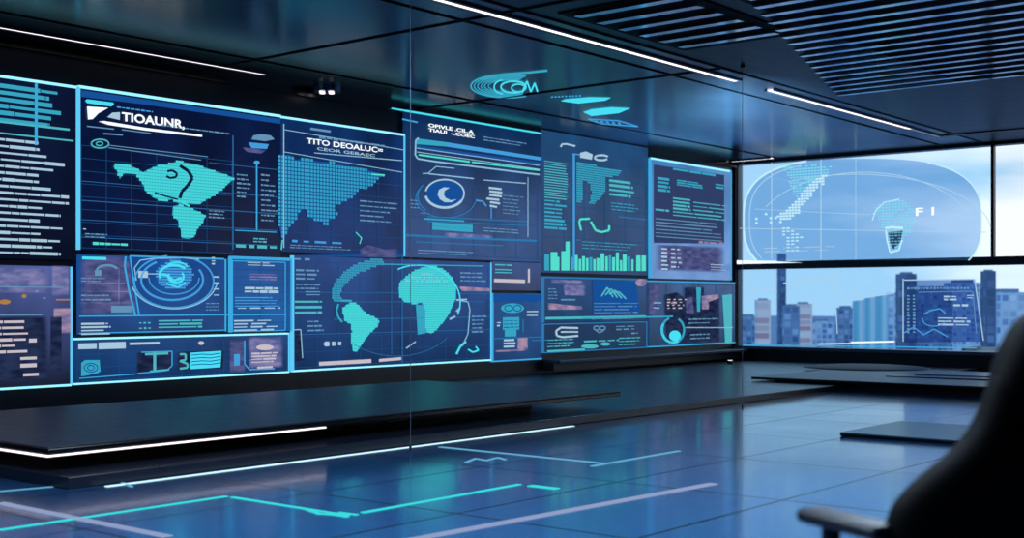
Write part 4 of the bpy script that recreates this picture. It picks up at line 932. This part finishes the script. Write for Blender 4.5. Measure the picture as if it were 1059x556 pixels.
# ------------------------------------------------------------------ office chair in the foreground
def chair(loc, rot):
    t = empty('office_chair', loc, 'black high-backed office chair in the right foreground, seen from behind', 'chair')
    t.rotation_euler = (0, 0, rot)
    def sub(o, lv=2):
        s = o.modifiers.new('Subdivision', 'SUBSURF'); s.levels = lv; s.render_levels = lv
        for p in o.data.polygons: p.use_smooth = True
        return o
    def loft(rows, name, mat, par, seg=20):
        """rows: (z, half width, half depth, y centre); x right, y forward"""
        v, f = [], []
        for (z, a, b, yc) in rows:
            for k in range(seg):
                q = 2 * math.pi * k / seg; cs, sn = math.cos(q), math.sin(q)
                x = a * math.copysign(abs(cs) ** 0.7, cs); y = b * math.copysign(abs(sn) ** 0.7, sn)
                v.append((x, yc + y + 0.10 * (x / 0.4) ** 2, z))
        n = len(rows)
        for r in range(n - 1):
            for k in range(seg): f.append((r * seg + k, r * seg + (k + 1) % seg, (r + 1) * seg + (k + 1) % seg, (r + 1) * seg + k))
        f.append(tuple(range(seg))[::-1]); f.append(tuple((n - 1) * seg + k for k in range(seg)))
        me = bpy.data.meshes.new(name); me.from_pydata(v, [], f); me.update()
        return sub(link(name, me, mat, par), 1)
    loft([(0.50, .30, .05, .02), (0.54, .35, .07, 0), (0.62, .365, .075, -.01), (0.70, .365, .075, -.015), (0.75, .358, .075, -.02), (0.79, .335, .075, -.025), (0.83, .295, .072, -.03), (0.87, .245, .07, -.035), (0.92, .198, .066, -.04), (0.98, .174, .06, -.045), (1.04, .156, .055, -.048), (1.09, .12, .04, -.05)], 'backrest', M['leather'], t)
    loft([(0.95, .15, .05, -.045), (0.98, .165, .066, -.045), (1.03, .155, .07, -.05), (1.08, .138, .07, -.05), (1.13, .11, .066, -.05), (1.165, .078, .055, -.05), (1.185, .045, .035, -.05), (1.19, .02, .015, -.05)], 'headrest', M['leather'], t)
    st = MB()
    def bev(m, name, mat, bv): return m.build(name, mat, None)
    def lbox(x0, x1, y0, y1, z0, z1): return MB().hexa([(x0, y0, z0), (x1, y0, z0), (x1, y1, z0), (x0, y1, z0), (x0, y0, z1), (x1, y0, z1), (x1, y1, z1), (x0, y1, z1)])
    def own(m, name, mat, par, bv=0.0):
        me = bpy.data.meshes.new(name); me.from_pydata([tuple(q) for q in m.v], [], m.f); me.update()
        o = link(name, me, mat, par)
        if bv: b = o.modifiers.new('Bevel', 'BEVEL'); b.width = bv; b.segments = 4
        for p in me.polygons: p.use_smooth = bool(bv)
        return o
    own(lbox(-.28, .28, .02, .56, .43, .53), 'seat', M['leather'], t, 0.045)
    for s in (-1, 1):
        x = s * .36
        a = own(lbox(x - .045, x + .045, .05, .33, .69, .725), 'armrest', M['plastic'], t, 0.02)
        own(MB().tube([(x, .25, .69), (x, .25, .6), (x * .8, .25, .47), (x * .6, .26, .44)], .022, 10), 'support', M['plastic'], a)
    own(MB().tube([(0, .27, .12), (0, .27, .44)], [.035, .028], 14), 'gas_lift', M['black'], t)
    b = own(MB().tube([(0, .27, .07), (0, .27, .14)], .05, 14), 'base', M['black'], t)
    for k in range(5):
        q = k * 2 * math.pi / 5 + .3; e = Vector((.31 * math.cos(q), .27 + .31 * math.sin(q), .075))
        own(MB().tube([(0, .27, .11), e], [.03, .02], 8), 'leg', M['black'], b)
        sdir = Vector((-math.sin(q), math.cos(q), 0)) * .025
        own(MB().tube([e - sdir - Z * .045, e + sdir - Z * .045], .03, 14), 'caster', M['black'], b)
    own(lbox(-.04, .04, -.06, .2, .40, .43), 'back_bracket', M['black'], t)
    return t
YC = 2.75
chair(Vector(((1072 - CX) / F * YC, YC, 0)), math.radians(24))

# ------------------------------------------------------------------ sky, camera, view
w = bpy.data.worlds.new('sky'); SC.world = w; w.use_nodes = True
nt = w.node_tree; nt.nodes.clear()
out = nt.nodes.new('ShaderNodeOutputWorld'); bg = nt.nodes.new('ShaderNodeBackground')
tc = nt.nodes.new('ShaderNodeTexCoord'); sp = nt.nodes.new('ShaderNodeSeparateXYZ')
nt.links.new(tc.outputs['Generated'], sp.inputs[0])
cr = nt.nodes.new('ShaderNodeValToRGB')
cr.color_ramp.elements[0].position = 0.0; cr.color_ramp.elements[0].color = (*lin((172, 210, 234)), 1)
cr.color_ramp.elements[1].position = 0.35; cr.color_ramp.elements[1].color = (*lin((140, 186, 222)), 1)
nt.links.new(sp.outputs['Z'], cr.inputs[0])
mp = nt.nodes.new('ShaderNodeMapping'); mp.inputs['Scale'].default_value = (3, 3, 14)
ns = nt.nodes.new('ShaderNodeTexNoise'); ns.inputs['Scale'].default_value = 1.3; ns.inputs['Detail'].default_value = 4
nt.links.new(tc.outputs['Generated'], mp.inputs[0]); nt.links.new(mp.outputs[0], ns.inputs['Vector'])
c2 = nt.nodes.new('ShaderNodeValToRGB'); c2.color_ramp.elements[0].position = 0.78; c2.color_ramp.elements[1].position = 1.0
mth = nt.nodes.new('ShaderNodeMath'); mth.operation = 'MULTIPLY_ADD'; mth.inputs[1].default_value = 1.1
nt.links.new(sp.outputs['X'], mth.inputs[0]); nt.links.new(ns.outputs['Fac'], mth.inputs[2])
nt.links.new(mth.outputs[0], c2.inputs[0])
mx = nt.nodes.new('ShaderNodeMix'); mx.data_type = 'RGBA'; mx.inputs[7].default_value = (*lin((245, 250, 255)), 1)
nt.links.new(c2.outputs[0], mx.inputs[0]); nt.links.new(cr.outputs[0], mx.inputs[6])
nt.links.new(mx.outputs[2], bg.inputs[0]); bg.inputs[1].default_value = 1.15
nt.links.new(bg.outputs[0], out.inputs[0])

cam = bpy.data.cameras.new('camera'); co = bpy.data.objects.new('camera', cam); COL.objects.link(co)
cam.clip_end = 30000.0; co.location = CAM; co.rotation_euler = (math.pi / 2, 0, 0)
cam.sensor_fit = 'HORIZONTAL'; cam.sensor_width = 36.0; cam.lens = F / W * 36.0
cam.shift_y = (HOR - H / 2) / W
cam.dof.use_dof = True; cam.dof.focus_distance = 12.5; cam.dof.aperture_fstop = 2.2
SC.camera = co
SC.view_settings.view_transform = 'Standard'
SC.view_settings.look = 'None'
SC.view_settings.exposure = 0.0
SC.view_settings.gamma = 1.0
SC.view_settings.use_curve_mapping = False
for o in SC.objects:
    if '_off' in o: del o['_off']
